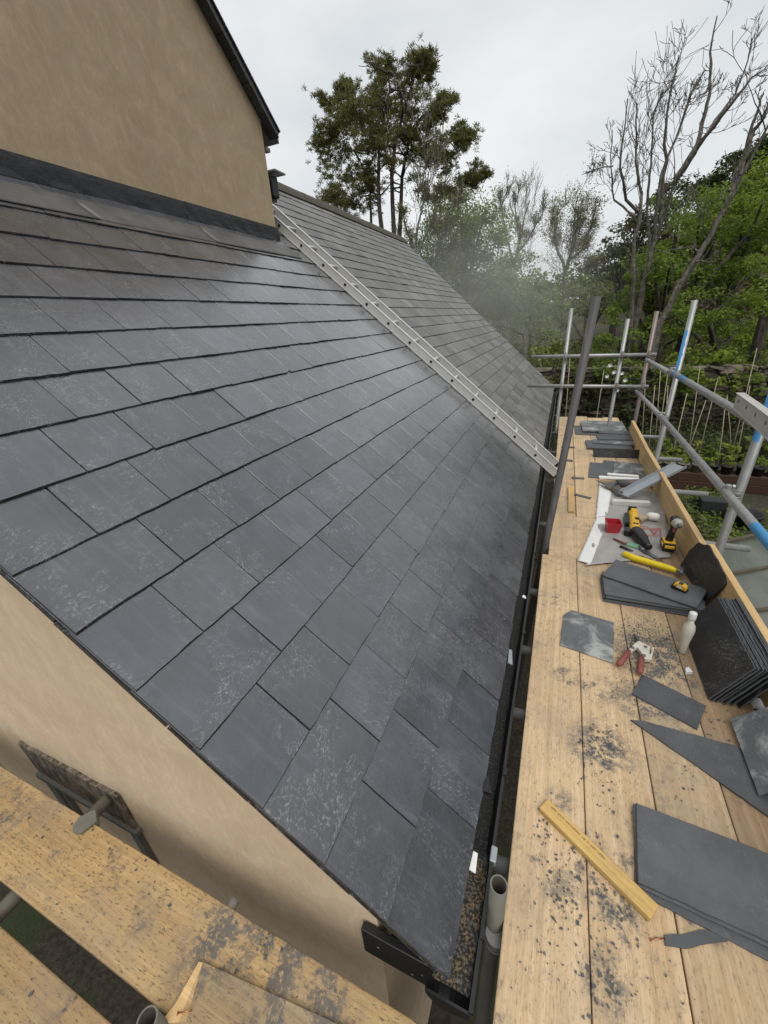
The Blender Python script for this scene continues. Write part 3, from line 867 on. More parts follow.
GT = 'toe boards along the walkway'
for (xa, y0, xb, y1, lb, zt) in [(.972, .2, .968, 2.735, 'near toe board on edge behind the standing slates', .222), (.94, 2.745, .934, 4.86, 'middle toe board on edge beside the power tools', .205),
                             (.936, 4.87, .955, 6.2, 'far toe board on edge beside the slate piles', .2)]:
    L = math.hypot(xb - xa, y1 - y0)
    b = MB(); b.box((0, 0, 0), (L, .036, .222), 0, bev=.004)
    o = b.build('toe_board', M_TOE, None, None, Matrix.Translation(((xa + xb) / 2 + .018, (y0 + y1) / 2, zt - .111)) @ Matrix.Rotation(math.atan2(y1 - y0, xb - xa), 4, 'Z'))
    tag(o, lb, 'toe board', GT)

# ------------------------------------------------------------------ scaffold frame
sc = empty('scaffold', (1.05, 2.8, -1.5), 'galvanised tube scaffold with guard rails round the boarded walkway', 'scaffold')
Sm = Matrix.Translation(-Vector(sc.location))
def gh(x, y): return float(ground_h(x, y))
def spart(mb, name, mat, label=None):
    o = mb.build(name, mat, sc, None, Sm)
    if label: o['label'] = label
    return o
def stube(name, p0, p1, mat=None, label=None):
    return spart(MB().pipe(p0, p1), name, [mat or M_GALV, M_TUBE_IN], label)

def coupler(p, a1, a2, mat=None, gap=None):
    """double coupler: a band round each tube, the body between them, bolts and flanged nuts"""
    b = MB(); p = Vector(p); a1 = Vector(a1).normalized(); a2 = Vector(a2).normalized(); nrm = a1.cross(a2).normalized()
    for sgn, ax, oth in ((-.0245, a1, a2), (.0245, a2, a1)):
        c = p + nrm * sgn
        b.tube([c - ax * .022, c + ax * .022], .0285, 16, 0)
        b.tube([c - ax * .024, c - ax * .017], .0305, 16, 0); b.tube([c + ax * .017, c + ax * .024], .0305, 16, 0)
        q = c + oth * .038
        b.box((0, 0, 0), (.02, .03, .026), 0, frame(q, oth, nrm), .003)
        b.tube([q - nrm * .03, q + nrm * .034], .006, 8, 0); b.tube([q + nrm * .017, q + nrm * .03], .0125, 6, 0, True, False)
    return spart(b, 'coupler', mat or M_GALV)

XS, XR = 1.052, 1.0
stube('standard', (XS, 2.80, gh(XS, 2.8)), (XS + .01, 2.80, 1.9), M_GALV_BLUE_A, 'nearest right standard with worn blue paint')
stube('standard', (XS, 4.87, gh(XS, 4.9)), (XS + .004, 4.87, 1.6), M_GALV_BLUE_B, 'right standard with blue paint streak, beyond the nearest')
stube('standard', (-.097, 2.84, -2.4), (.142, 2.84, 1.645), M_GALV_DARK, 'dark grey leaning pole in front of the roof')
stube('standard', (.036, 6.50, -2.4), (.041, 6.50, 1.61), None)
stube('standard', (.735, 6.50, -2.4), (.73, 6.50, 1.44), None)
stube('standard', (1.06, 6.50, -1.5), (1.035, 6.50, 1.51), M_GALV_RUST, 'rusty brown standard at the far corner')
stube('standard', (.006, .575, -2.4), (.006, .60, .16), M_GALV_OLIVE, 'open ended tube in the gap by the gutter')
stube('standard', (-.74, .064, -2.4), (-.74, .064, .10), M_GALV_OLIVE, 'open tube end rising between the left boards')
yr = 6.45
stube('guard_rail', (-.41, yr, 1.015), (1.12, yr, 1.0), M_GALV)
stube('guard_rail', (-.425, yr, .615), (1.11, yr, .60), M_GALV)
stube('guard_rail', (XR, 6.28, .955), (XR, 4.76, .968), M_GALV_BLUE_U, 'short upper guard rail with faded blue band')
stube('guard_rail', (XR - .006, 4.86, .985), (XR, .3, .975), M_GALV_BLUE_U, 'upper guard rail along the walkway')
stube('guard_rail', (XR, 6.55, .52), (XR, 4.72, .55), M_GALV)
stube('guard_rail', (XR - .004, 4.80, .552), (XR, .3, .53), M_GALV_BLUE_R, 'lower guard rail with bright blue band')
X_, Y_, Z_ = (1, 0, 0), (0, 1, 0), (0, 0, 1)
for z in (.98, .545):
    coupler((XR + .026, 2.80, z), Y_, Z_); coupler((XR + .026, 4.87, z - .005), Y_, Z_)
for x_, zz in ((.04, 1.012), (.732, 1.005), (1.04, 1.0), (.038, .612), (.733, .604), (1.045, .6)):
    coupler((x_, yr + .025, zz), X_, Z_, M_GALV_RUST if x_ > .5 else None)
coupler((.015, .60, -.085), X_, Z_)
for yt in (.75, 1.35, 1.76, 2.30, 3.30, 4.35, 5.4, 6.4):
    stube('transom', (-.05 if yt < 3 else -.04, yt, -.064), (1.42 if yt > 2.5 else 1.12, yt, -.064), M_GALV)
stube('ledger', (1.10, -.4, -.114), (1.10, 7.1, -.114)); stube('ledger', (.13, -.4, -.114), (.13, 7.1, -.114), M_GALV_DARK)
stube('transom', (-1.47, .41, -.066), (-1.47, -.5, -.066), M_GALV_OLIVE); stube('transom', (-.55, .28, -.07), (-.55, -.5, -.07), M_GALV_OLIVE)
# spade-shaped board clip gripping the edge of the left board
p = A(90, 820, z=.004); b = MB()
b.prism([(-.05, -.012), (-.03, -.034), (0, -.03), (.02, -.024), (.02, .024), (0, .03), (-.03, .034), (-.05, .012)], 0, .006, 0)
b.box((.012, 0, -.012), (.02, .046, .03), 0, bev=.004)
o = b.build('board_clip', M_GALV_OLIVE, sc, None, Sm @ Matrix.Translation(p) @ Matrix.Rotation(math.radians(62), 4, 'Z'))
p = A(233, 904, z=-.05); b = MB(); b.tube([(p.x, .30, -.05), (p.x, .352, -.05)], .016, 12); b.build('bolt_end', M_GALV, sc, None, Sm)

# aluminium beam lying along the top guard rail
p0, p1 = Vector((.972, 2.97, 1.052)), Vector((.815, 1.35, 1.056))
b = MB(); Mx = frame((p0 + p1) / 2, p1 - p0, Z_); L = (p1 - p0).length
b.box((0, 0, 0), (L, .026, .078), 0, Mx, .003); b.box((0, 0, .041), (L, .04, .005), 0, Mx); b.box((0, 0, -.041), (L, .04, .005), 0, Mx)
for i in range(9):
    for sg in (-1, 1):
        b.lathe([(0, 0), (.009, 0), (.009, .002), (0, .002)], Mx @ Matrix.Translation((-L / 2 + .08 + .18 * i, sg * .0135, .008)) @ Matrix.Rotation(sg * -PI / 2, 4, 'X'), 10, 1)
o = b.build('aluminium_beam', [M_ALU_PALE, M_STEEL]); tag(o, 'pale aluminium beam resting on the top guard rail at the right', 'beam')


# ------------------------------------------------------------------ loose slates
def loose(label, corners, th, mat, group=None, name='roof_slate', seed=1, rough_edge=.0012, edge=None):
    """slab whose TOP face has these 3-D corners"""
    c = [Vector(p) for p in corners]; ctr = sum(c, Vector()) / len(c)
    nr = Vector()
    for i in range(len(c)): nr += (c[i] - ctr).cross(c[(i + 1) % len(c)] - ctr)
    nr.normalize()
    if nr.z < 0: nr = -nr; c = c[::-1]
    M = frame(ctr, c[1] - c[0], nr); Mi = M.inverted(); q = [Mi @ p for p in c]
    r_ = random.Random(seed); out = []
    for i in range(len(q)):
        a, bb = q[i], q[(i + 1) % len(q)]; n = max(2, int((bb - a).length / .022)); d = (bb - a).normalized(); pe = Vector((-d.y, d.x, 0))
        for k in range(n):
            j = r_.uniform(-1, 1) * rough_edge if k else 0
            out.append(a + (bb - a) * k / n + pe * j)
    m = MB(); n = len(out)
    bev = min(.0015, th * .3)
    top = [(p.x * (1 - bev * 6), p.y * (1 - bev * 6), 0) for p in out]; mid = [(p.x, p.y, -bev) for p in out]; bot = [(p.x, p.y, -th) for p in out]
    m.add(top + mid + bot, [list(range(n)), list(range(2 * n, 3 * n))[::-1]] + [(i, n + i, n + (i + 1) % n, (i + 1) % n) for i in range(n)] + [(n + i, 2 * n + i, 2 * n + (i + 1) % n, n + (i + 1) % n) for i in range(n)])
    for i in range(1, 2 * n + 1): m.m[-i] = 1 if edge else 0
    return tag(m.build(name, [mat, edge or mat], None, None, M), label, 'slate', group)


def rect(cx, cy, L, w, ang, z):
    a = math.radians(ang); d = Vector((math.cos(a), math.sin(a), 0)); e_ = Vector((-math.sin(a), math.cos(a), 0)); o = Vector((cx, cy, z))
    return [o - d * L / 2 - e_ * w / 2, o + d * L / 2 - e_ * w / 2, o + d * L / 2 + e_ * w / 2, o - d * L / 2 + e_ * w / 2]


def zpix(pts, z): return [A(x, y, z=z) for x, y in pts]

# three big slates at the lower right
G3 = 'three slates stacked at the lower right'
loose('lowest of three big grey slates at lower right, poking out beneath', rect(.655, .888, .52, .25, -7, .008), .007, M_SLATE_LOOSE, G3, seed=31)
loose('middle one of three big grey slates at lower right, showing a narrow edge', rect(.648, .914, .5, .25, -4, .016), .007, M_SLATE_LOOSE, G3, seed=32)
a0, a1 = A(636, 802.6, z=.0245), A(638, 882, z=.0245); dx = Vector((.5, -.030, 0))
loose('top one of three big grey slates at lower right, smooth and clean', [a0, a1, a1 + dx, a0 + dx], .008, M_SLATE_LOOSE, G3, seed=33)
q5 = lambda x, y: (540 + x / 3.368, 560 + y / 3.368)
q2 = lambda x, y: (570 + x / 5.12, 480 + y / 5.12)
q1 = lambda x, y: (570 + x / 6.4, 405 + y / 6.4)
q6 = lambda x, y: (520 + x / 3.097, 780 + y / 3.097)
q7 = lambda x, y: (600 + x / 7.68, 620 + y / 7.68)
loose('square pale slate with white mortar stain beside the plier cutter', zpix([q5(78, 185), q5(105, 168), q5(250, 210), q5(245, 345), q5(68, 285)], .009), .008, M_SLATE_STAIN, seed=34)
loose('small oblong grey slate offcut in front of the plier cutter', zpix([q5(345, 385), q5(560, 490), q5(530, 570), q5(310, 450)], .008), .007, M_SLATE_LOOSE, seed=35)
tri = zpix([q5(305, 537), q5(345, 540), q5(660, 625)], .008); tri += [Vector((.95, 1.36, .008)), Vector((.93, 1.10, .008))]
loose('long pointed triangular slate cut lying across the boards', tri, .007, M_SLATE_LOOSE, seed=36)
sl = zpix([q6(447, 480), q6(500, 478), q6(560, 462), q6(600, 468), q6(660, 455), q6(690, 462), q6(640, 500), q6(560, 510), q6(510, 522), q6(450, 512)], .005)
loose('ragged dark slate sliver beside the copper nail', sl, .004, M_SLATE_LOOSE, seed=37, rough_edge=.002)
# stained slate propped against the toe board
pa, pb = Vector((.812, 1.55, .018)), Vector((.806, 1.235, .018))
loose('white stained slate propped at the right edge over the pointed slate', [pa, pb, pb + Vector((.155, .03, .14)), pa + Vector((.155, .03, .14))], .008, M_SLATE_STAIN, seed=38)
# broken black slate leaning on the toe board
bl = [Vector((.885, 2.80, .004)), Vector((.925, 2.40, .004)), Vector((.962, 2.33, .205)), Vector((.955, 2.52, .235)), Vector((.950, 2.66, .25)), Vector((.945, 2.70, .225)), Vector((.93, 2.76, .21)), Vector((.915, 2.80, .13))]
loose('black slate with ragged top leaning on the toe board joint', bl, .008, M_SLATE_BLACK, seed=39, rough_edge=.003)
# standing stack
GS = 'slates standing on edge against the toe board'
rr = random.Random(21)
for i in range(13):
    dx = .0088 * i; jy = 0 if i == 0 else rr.uniform(-.012, .014); jz = 0 if i == 0 else rr.uniform(-.006, .006); tilt = .104 - i * .0012
    b0 = Vector((.764 + dx, 1.646 + jy, .004)); b1 = Vector((.764 + dx, 2.135 + jy, .004))
    up_ = Vector((tilt, 0, .222 + jz))
    lb = 'foremost black slate of the standing row, its whole face showing' if i == 0 else 'black slate packed on edge within the standing row behind the front one'
    loose(lb, [b0, b1, b1 + up_, b0 + up_], .0055, M_SLATE_BLACK, GS, seed=50 + i, edge=M_SLATE_LOOSE)
# flat stack carrying the tape measure
GF = 'slates in the flat stack under the tape measure'
fl = [(.655, 2.405, .5, .25, -17), (.66, 2.41, .5, .25, -16), (.655, 2.415, .5, .25, -18), (.662, 2.412, .5, .25, -15), (.66, 2.42, .5, .25, -17), (.665, 2.425, .49, .25, -17)]
fl = [(.640, 2.365, .50, .25, 0.5), (.646, 2.372, .5, .25, 2), (.641, 2.378, .5, .25, 0), (.650, 2.372, .5, .25, 1.5), (.646, 2.382, .5, .25, 0)]
nmz = ['bottom', 'second', 'third', 'fourth', 'fifth']
for i, (cx, cy, L, w, a_) in enumerate(fl):
    loose(nmz[i] + ' slate from the boards in the flat stack under the tape measure', rect(cx, cy, L, w, a_ , .009 + .009 * i), .008, M_SLATE_LOOSE, GF, seed=70 + i)
tt = zpix([q2(235, 405), q2(705, 560), q2(650, 655), q2(165, 485)], .058)
loose('skewed top slate of the flat stack, carrying the tape measure', tt, .008, M_SLATE_LOOSE, GF, seed=79)
# piles along the far end
GP = 'slates piled at the far end of the walkway'
far_ = [('wide grey slate lying nearest in the far piles, left side', rect(.56, 4.62, .5, .3, 86, .010), M_SLATE_LOOSE),
        ('grey slate with white smears nearest in the far piles, right side', rect(.80, 4.68, .52, .30, 84, .014), M_SLATE_STAIN),
        ('grey slate under the white stained one in far piles', rect(.74, 4.72, .5, .42, 80, .006), M_SLATE_LOOSE),
        ('broad grey slate lying behind the upright black one', rect(.66, 5.58, .5, .34, 2, .03), M_SLATE_LOOSE),
        ('pale edged slate on the broad one, far piles', rect(.72, 5.70, .46, .25, -4, .045), M_SLATE_STAIN),
        ('slate crossing the top of the middle far pile', rect(.76, 5.85, .44, .25, 5, .06), M_SLATE_LOOSE),
        ('dark slate at the bottom of the farthest pile', rect(.60, 6.35, .62, .5, 1, .014), M_SLATE_LOOSE),
        ('pale grey slate with white splashes on the farthest pile', rect(.66, 6.52, .56, .62, 1, .04), M_SLATE_STAIN),
        ('narrow slate across the near edge of the farthest pile', rect(.79, 6.12, .42, .15, -2, .055), M_SLATE_LOOSE)]
for i, (lb, cr, mt) in enumerate(far_): loose(lb, cr, .010 if i < 3 else .016, mt, GP, seed=90 + i, rough_edge=.002)
for i in range(3):
    y = 5.10 + .018 * i; h = .10 - .006 * i
    loose(['upright black slate standing across the boards in far piles', 'black slate standing right behind the upright one', 'rear black slate of the three standing across'][i],
          [Vector((.475, y, .0)), Vector((.965, y + .05, .0)), Vector((.965, y + .075, h)), Vector((.468, y + .03, h))], .009, M_SLATE_BLACK, GP, seed=110 + i)
for i, (px, py, l, w, a_, lb) in enumerate([(568, 447, .16, .05, 10, 'small slate offcut near the far left of the walkway'), (566, 460, .15, .05, -4, 'small grey slate offcut beside the wood strip'),
                                            (578, 478, .12, .05, 5, 'slate offcut near the white paper edge'), (582, 496, .16, .04, -25, 'pointed slate offcut right of the wood strip')]):
    p = A(px, py, z=.006); loose(lb, rect(p.x, p.y, l, w, a_, .007), .006, M_SLATE_LOOSE, 'small slate offcuts', seed=130 + i)

# ------------------------------------------------------------------ timber offcuts
c = [A(540, 806, z=.025), A(547, 799, z=.025), A(660, 905, z=.025), A(650, 919, z=.025)]
mid = sum(c, Vector()) / 4; ax = ((c[2] + c[3]) / 2 - (c[0] + c[1]) / 2); L = ax.length
b = MB(); b.box((0, 0, 0), (L, .05, .025), 0, bev=.004)
bat = b.build('batten_offcut', M_BATTEN, None, None, frame(mid - Vector((0, 0, .0125)), ax, Z_))
tag(bat, 'yellow stamped roofing batten offcut lying diagonally on the walkway', 'batten')
b = MB(); rr = random.Random(8); x_ = -L / 2 + .02                     # row of small blurred stamp marks
while x_ < L * .08:
    w = rr.uniform(.003, .0055)
    if rr.random() < .82:
        k_ = rr.choice((0, 1, 2))
        b.box((x_, .009, .0128), (.0011, .0065, .0004)); b.box((x_ + w - .001, .009, .0128), (.0011, .0065, .0004))
        if k_: b.box((x_ + w / 2 - .0005, .009 + (.0028 if k_ == 1 else 0), .0128), (w, .0012, .0004))
    x_ += w + .0016
b.build('stamp', plain('faded_stamp_ink', (.19, .11, .04), .8), bat)
p0, p1 = A(571, 486, z=.02), A(571.5, 511, z=.02)
b = MB(); b.box((0, 0, 0), ((p1 - p0).length, .05, .02), 0, bev=.003)
tag(b.build('timber_strip', M_BATTEN, None, None, frame((p0 + p1) / 2 - Vector((0, 0, .009)), p1 - p0, Z_)), 'short yellow timber strip lying on the gutter side board by the ladder foot', 'timber strip')
p0, p1 = A(563, 471, z=.04), A(584, 486, z=.04)

# ------------------------------------------------------------------ plastic sheet, paper and metal strips
def wrinkle(name, poly_px, z, mat, label, cat, seed, amp=.006, nx=26, ny=40):
    """quad patch between two px edges: poly = 4 corners in order, draped with creases"""
    c = [A(x, y, z=0) for x, y in poly_px]; r_ = np.random.default_rng(seed); m = MB(); vs = []
    ph = r_.uniform(0, 6, 8)
    for j in range(ny + 1):
        for i in range(nx + 1):
            u, w = i / nx, j / ny
            p = (c[0] * (1 - u) + c[1] * u) * (1 - w) + (c[3] * (1 - u) + c[2] * u) * w
            zz = z + amp * (abs(math.sin(9 * u + 5 * w + ph[0])) * .5 + abs(math.sin(17 * w - 6 * u + ph[1])) * .4 + .4 * math.sin(31 * u + ph[2]) * math.sin(27 * w + ph[3])) * (.4 + .6 * math.sin(PI * u))
            e_ = r_.uniform(-.003, .003)
            vs.append((p.x + e_, p.y + e_, max(zz, z * .6) + r_.uniform(0, amp * .15)))
    m.add(vs, [(j * (nx + 1) + i, j * (nx + 1) + i + 1, (j + 1) * (nx + 1) + i + 1, (j + 1) * (nx + 1) + i) for j in range(ny) for i in range(nx)], 0, None, True)
    o = m.build(name, mat, recalc=False); md = o.modifiers.new('t', 'SOLIDIFY'); md.thickness = .0008; md.offset = -1
    return tag(o, label, cat)

sheet = wrinkle('plastic_sheet', [q2(190, 70), q2(470, 60), q2(515, 400), q2(75, 445)], .006, M_SHEET, 'creased grey plastic sheet spread under the tools', 'plastic sheet', 5, .012)
b = MB()
def flatline(pts, z, w):
    P = [A(*q, z=z) for q in pts]
    for a, bb in zip(P[:-1], P[1:]):
        b.box((0, 0, 0), ((bb - a).length + w, w, .001), 0, frame((a + bb) / 2, bb - a, Z_))
flatline([q2(380, 250), q2(462, 246), q2(465, 285), q2(380, 280)], .021, .006)
flatline([q2(412, 254), q2(448, 252), q2(432, 275), q2(412, 254)], .0222, .007)
flatline([q2(360, 236), q2(400, 240)], .021, .008); flatline([q2(360, 246), q2(395, 250)], .021, .006)
b.build('printed_warning', M_PRINT, sheet)
wrinkle('paper_strip', [q2(135, 195), q2(200, 185), q2(105, 440), q2(38, 418)], .009, M_PAPER, 'long white paper strip along the sheet edge beside the red box', 'paper', 6, .005, 6, 24)
wrinkle('paper_strip', [q2(150, 12), q2(212, 65), q2(190, 190), q2(130, 200)], .010, M_PAPER, 'white folded paper piece at the far end of the long strip', 'paper', 7, .008, 6, 12)

def bar(p0, p1, w, h, name, mat, label, cat, channel=False):
    b = MB(); L = (p1 - p0).length; M = frame((p0 + p1) / 2, p1 - p0, Z_)
    if channel:
        b.box((0, 0, 0), (L, w, .004), 0); b.box((0, w / 2, .012), (L, .004, .024), 0); b.box((0, -w / 2, .012), (L, .004, .024), 0)
    else: b.box((0, 0, 0), (L, w, h), 0, bev=min(.006, h * .3))
    return tag(b.build(name, mat, None, None, M), label, cat)

bar(A(*q2(215, 112), z=.035), A(*q2(408, 122), z=.035), .05, .045, 'aluminium_bar', M_ALU, 'silver square aluminium bar lying across the sheet', 'metal bar')
bar(Vector((.655, 3.84, .055)), Vector((1.10, 4.17, .255)), .12, .02, 'zinc_channel', M_ZINC, 'wide grey zinc channel resting up over the toe board', 'metal channel', True)
bar(A(*q1(185, 462), z=.05), A(*q1(445, 478), z=.05), .055, .02, 'metal_strip', M_WHITE, 'lower of two white metal strips on the near far pile', 'metal strip')
bar(A(*q1(238, 442), z=.06), A(*q1(440, 458), z=.06), .04, .02, 'metal_strip', M_WHITE, 'upper of two white metal strips on the near far pile', 'metal strip')
b = MB(); b.tube([A(*q1(300, 500), z=.04), A(*q1(520, 497), z=.04)], .036, 14); tag(b.build('lead_roll', M_LEAD_PALE), 'dull grey roll of lead below the white strips', 'lead roll')
b = MB(); rr = random.Random(3)
c = [A(*q1(x, y), z=.03 + .02 * (i % 3)) for i, (x, y) in enumerate([(175, 490), (240, 500), (300, 488), (310, 505), (270, 530), (340, 560), (300, 580), (230, 520)])]
b.add(c, [(0, 1, 7), (1, 2, 3, 4), (1, 4, 7), (4, 3, 5, 6)]); o = b.build('lead_scrap', M_LEAD_PALE, recalc=False); md = o.modifiers.new('t', 'SOLIDIFY'); md.thickness = .003
tag(o, 'crumpled scrap of grey lead beside the white paper', 'lead scrap')

# ------------------------------------------------------------------ tools
# red open box
pb = A(*q2(212, 268), z=0.0); b = MB()
w0, w1, hh, tk = .040, .052, .085, .004
def ringbox(w, z): return [(-w, -w, z), (w, -w, z), (w, w, z), (-w, w, z)]
vs = ringbox(w0, 0) + ringbox(w1, hh) + ringbox(w1 - tk, hh) + ringbox(w0 - tk, tk)
b.add(vs, [(3, 2, 1, 0)] + [(i, (i + 1) % 4, 4 + (i + 1) % 4, 4 + i) for i in range(4)] + [(4 + i, 4 + (i + 1) % 4, 8 + (i + 1) % 4, 8 + i) for i in range(4)] + [(8 + i, 8 + (i + 1) % 4, 12 + (i + 1) % 4, 12 + i) for i in range(4)] + [(12, 13, 14, 15)])
tag(b.build('red_box', M_RED, None, None, Matrix.Translation((pb.x, pb.y, .012)) @ Matrix.Rotation(.12, 4, 'Z')), 'small open red plastic box on the white paper', 'box')

# yellow drill lying on its side
pA, pB, pC = A(*q2(322, 165), z=.06), A(*q2(335, 262), z=.05), A(*q2(405, 345), z=.05)
drill = empty('power_drill', (pB.x, pB.y, 0.015), 'yellow and black power drill lying on its side, black nose towards yellow hammer', 'drill')
Dm = Matrix.Translation(-Vector(drill.location))
L = (pB - pA).length; M = frame(pA, pB - pA, Z_)
b = MB(); b.lathe([(0, -.01), (.030, -.005), (.036, .02), (.033, L * .45), (.036, L * .7), (.040, L), (.036, L + .02), (0, L + .02)], M @ Matrix.Rotation(PI / 2, 4, 'Y'), 20)
b.box((.02, .0, .032), (.06, .045, .02), 0, M, .006)
b.build('housing', M_YEL, drill, None, Dm)
b = MB()
for q in range(4): b.box((L * .5 + q * .009, .012, .0355), (.004, .026, .004), 0, M)
b.box((L * .82, 0, .036), (.022, .034, .006), 0, M, .002); b.build('vent', M_BLACK, drill, None, Dm)
b = MB(); b.box((L * .42, -.048, -.012), (L * .55, .035, .055), 0, M, .008); b.box((.0, -.01, .02), (.025, .06, .06), 0, M, .006); b.build('trigger_grip', M_BLACK, drill, None, Dm)
b = MB(); L2 = (pC - pB).length; M2 = frame(pB, pC - pB, Z_)
b.lathe([(0, .0), (.043, .002), (.047, .03), (.042, L2 * .5), (.028, L2 * .75), (.024, L2 * .8), (.022, L2), (0, L2)], M2 @ Matrix.Rotation(PI / 2, 4, 'Y'), 20)
b.box((L2 * .85, .02, -.01), (.03, .02, .03), 0, M2, .004)
nose = b.build('nose', M_BLACK, drill, None, Dm)
b = MB(); M3 = frame(pB, pA - pB, Z_); b.box((.0, .05, -.012), (.07, .045, .05), 0, M3, .008); b.build('battery', M_BLACK, drill, None, Dm)

# impact driver standing on its battery
pb = A(*q2(494, 352), z=0.012)
drv = empty('impact_driver', pb, 'black and yellow impact driver standing upright on its battery by the toe board', 'impact driver')
b = MB(); b.box((0, 0, .038), (.078, .115, .05), 0, bev=.008); b.box((0, -.006, .008), (.07, .09, .016), 0, bev=.004); batt = b.build('battery', M_BLACK, drv)
b = MB(); b.box((0, -.0595, .045), (.06, .008, .022), 0, bev=.003); b.box((-.0395, -.02, .05), (.008, .05, .018), 0, bev=.003); b.box((.0395, -.02, .05), (.008, .05, .018), 0, bev=.003); b.box((0, .0, .066), (.07, .08, .012), 0, bev=.004)
b.build('battery_cover', M_YEL, batt)
b = MB(); b.tube([(0, .0, .066), (.004, .006, .11), (.008, .004, .16), (.01, .0, .19)], [.026, .021, .021, .026], 14); b.build('handle', M_BLACK, drv)
Mh = Matrix.Translation((.012, .055, .212)) @ Matrix.Rotation(math.radians(4), 4, 'Z') @ Matrix.Rotation(PI / 2, 4, 'X') @ Matrix.Diagonal((1, 1, .72, 1))
b = MB(); b.lathe([(0, 0), (.028, .002), (.033, .015), (.033, .075), (.03, .08), (0, .08)], Mh, 20); b.build('motor_housing', M_BLACK, drv)
b = MB(); b.lathe([(0, .0), (.034, .0), (.034, .02), (.028, .05), (.02, .058), (0, .058)], Mh @ Matrix.Translation((0, 0, .08)), 20); b.build('gear_case', plain('pale_alloy', (.5, .48, .42), .4, .4), drv)
b = MB(); b.lathe([(0, .0), (.012, .0), (.012, .03), (.009, .034), (0, .034)], Mh @ Matrix.Translation((0, 0, .138)), 14); b.build('chuck', M_STEEL, drv)
b = MB(); b.box((.004, -.028, .165), (.014, .02, .03), 0, bev=.004); b.build('trigger', M_REDGRIP, drv)

# mallet with pale head
p0, p1, p2 = A(*q2(350, 208), z=.04), A(*q2(400, 184), z=.05), A(*q2(458, 192), z=.05)
mal = empty('mallet', (p1.x, p1.y, .02), 'small tool with tan handle and white rounded end behind the drill', 'mallet'); Mm = Matrix.Translation(-Vector(mal.location))
MB().tube([p0, (p0 + p1) / 2, p1], [.024, .02, .02], 14).build('handle', M_TAN, mal, None, Mm)
MB().tube([p1 - Vector((.012, 0, 0)), p1 + (p2 - p1) * .2, p1 + (p2 - p1) * .8, p2], [.022, .033, .031, .02], 16).build('head', M_WHITE, mal, None, Mm)

# chisel with green handle, pry bar, slater's hammer
p = [A(*q2(*q), z=.022) for q in ((222, 300), (288, 328), (355, 345), (380, 362), (478, 417))]
chi = empty('scraper', (p[2].x, p[2].y, .01), 'scraper with green and grey handle, beside the red box', 'scraper'); Mm = Matrix.Translation(-Vector(chi.location))
MB().tube([p[0], p[0] + (p[1] - p[0]) * .8, p[1]], [.006, .009, .015], 10).build('tang', M_REDGRIP, chi, None, Mm)
b = MB(); b.box((0, 0, 0), ((p[2] - p[1]).length, .05, .022), 0, frame((p[1] + p[2]) / 2, p[2] - p[1], Z_), .007); b.build('handle', M_GREEN, chi, None, Mm)
b = MB(); b.tube([p[2], p[3]], [.02, .014], 10); M = frame(p[3], p[4] - p[3], Z_); l_ = (p[4] - p[3]).length
b.prism([(0, -.016), (l_ * .6, -.018), (l_, 0.0), (l_ * .6, .014), (0, .014)], -.003, .002, 0, M); b.build('blade', M_STEEL, chi, None, Mm)
p = [A(*q2(*q), z=.018) for q in ((258, 340), (320, 368), (330, 372), (440, 412))]
pry = empty('screwdriver', (p[1].x, p[1].y, .01), 'dark thin screwdriver between scraper and yellow hammer', 'screwdriver'); Mm = Matrix.Translation(-Vector(pry.location))
MB().tube([p[0], p[0] + (p[1] - p[0]) * .5, p[1]], [.011, .013, .011], 10).build('handle', M_BLACK, pry, None, Mm)
MB().tube([p[1], p[2], p[3]], [.006, .006, .005], 8).build('shaft', M_TAN, pry, None, Mm)
p = [A(*q2(*q), z=.03) for q in ((278, 378), (330, 400), (400, 420), (470, 440), (520, 455), (545, 465))]
ham = empty('slate_hammer', (p[3].x, p[3].y, .012), 'hammer with bright yellow rubber handle lying behind the flat slate stack', 'hammer'); Mm = Matrix.Translation(-Vector(ham.location))
MB().tube([p[0] + (p[0] - p[1]) * .1, p[0], p[1], p[2], p[3], p[4], p[5]], [.014, .021, .022, .021, .020, .019, .013], 14).build('handle', M_YEL2, ham, None, Mm)
h0 = A(*q2(545, 465), z=.03); h1 = A(*q2(575, 462), z=.03); h2 = A(*q2(560, 500), z=.04)
b = MB(); b.tube([h0, h1], [.012, .012], 10); b.tube([h1 + Vector((.01, .03, 0)), h1, h1.lerp(h2, .55)], [.008, .013, .013], 10); b.build('head', M_STEEL, ham, None, Mm)

# tape measure
pb = A(*q2(560, 560), z=.058)
tp = empty('tape_measure', pb, 'yellow and black tape measure on top of the flat slate stack', 'tape measure'); tp.rotation_euler = (0, 0, math.radians(-30)); tp.scale = (.95, .95, .72)
prof = [(-.036, 0), (.036, 0), (.036, .02), (.030, .045), (.012, .058), (-.014, .058), (-.03, .046), (-.036, .03)]
Mt = Matrix(((1, 0, 0, 0), (0, 0, -1, 0), (0, 1, 0, 0), (0, 0, 0, 1)))
b = MB(); b.prism([(x_ * .98, y_ * .98 + .001) for x_, y_ in prof], -.02, .02, 0, Mt); b.build('case', M_YEL, tp)
b = MB(); b.prism([(-.038, -.0), (.038, -.0), (.038, .016), (.0, .014), (-.02, .03), (-.038, .034)], -.0225, -.0195, 0, Mt); b.prism([(-.038, -.0), (.038, -.0), (.038, .016), (-.038, .034)], .0195, .0225, 0, Mt)
b.box((.038, 0, .012), (.006, .043, .024), 0, bev=.002); b.box((-.038, 0, .02), (.006, .043, .036), 0, bev=.002); b.box((0, 0, .0585), (.022, .03, .005), 0, bev=.002); b.build('rubber_edge', M_BLACK, tp)
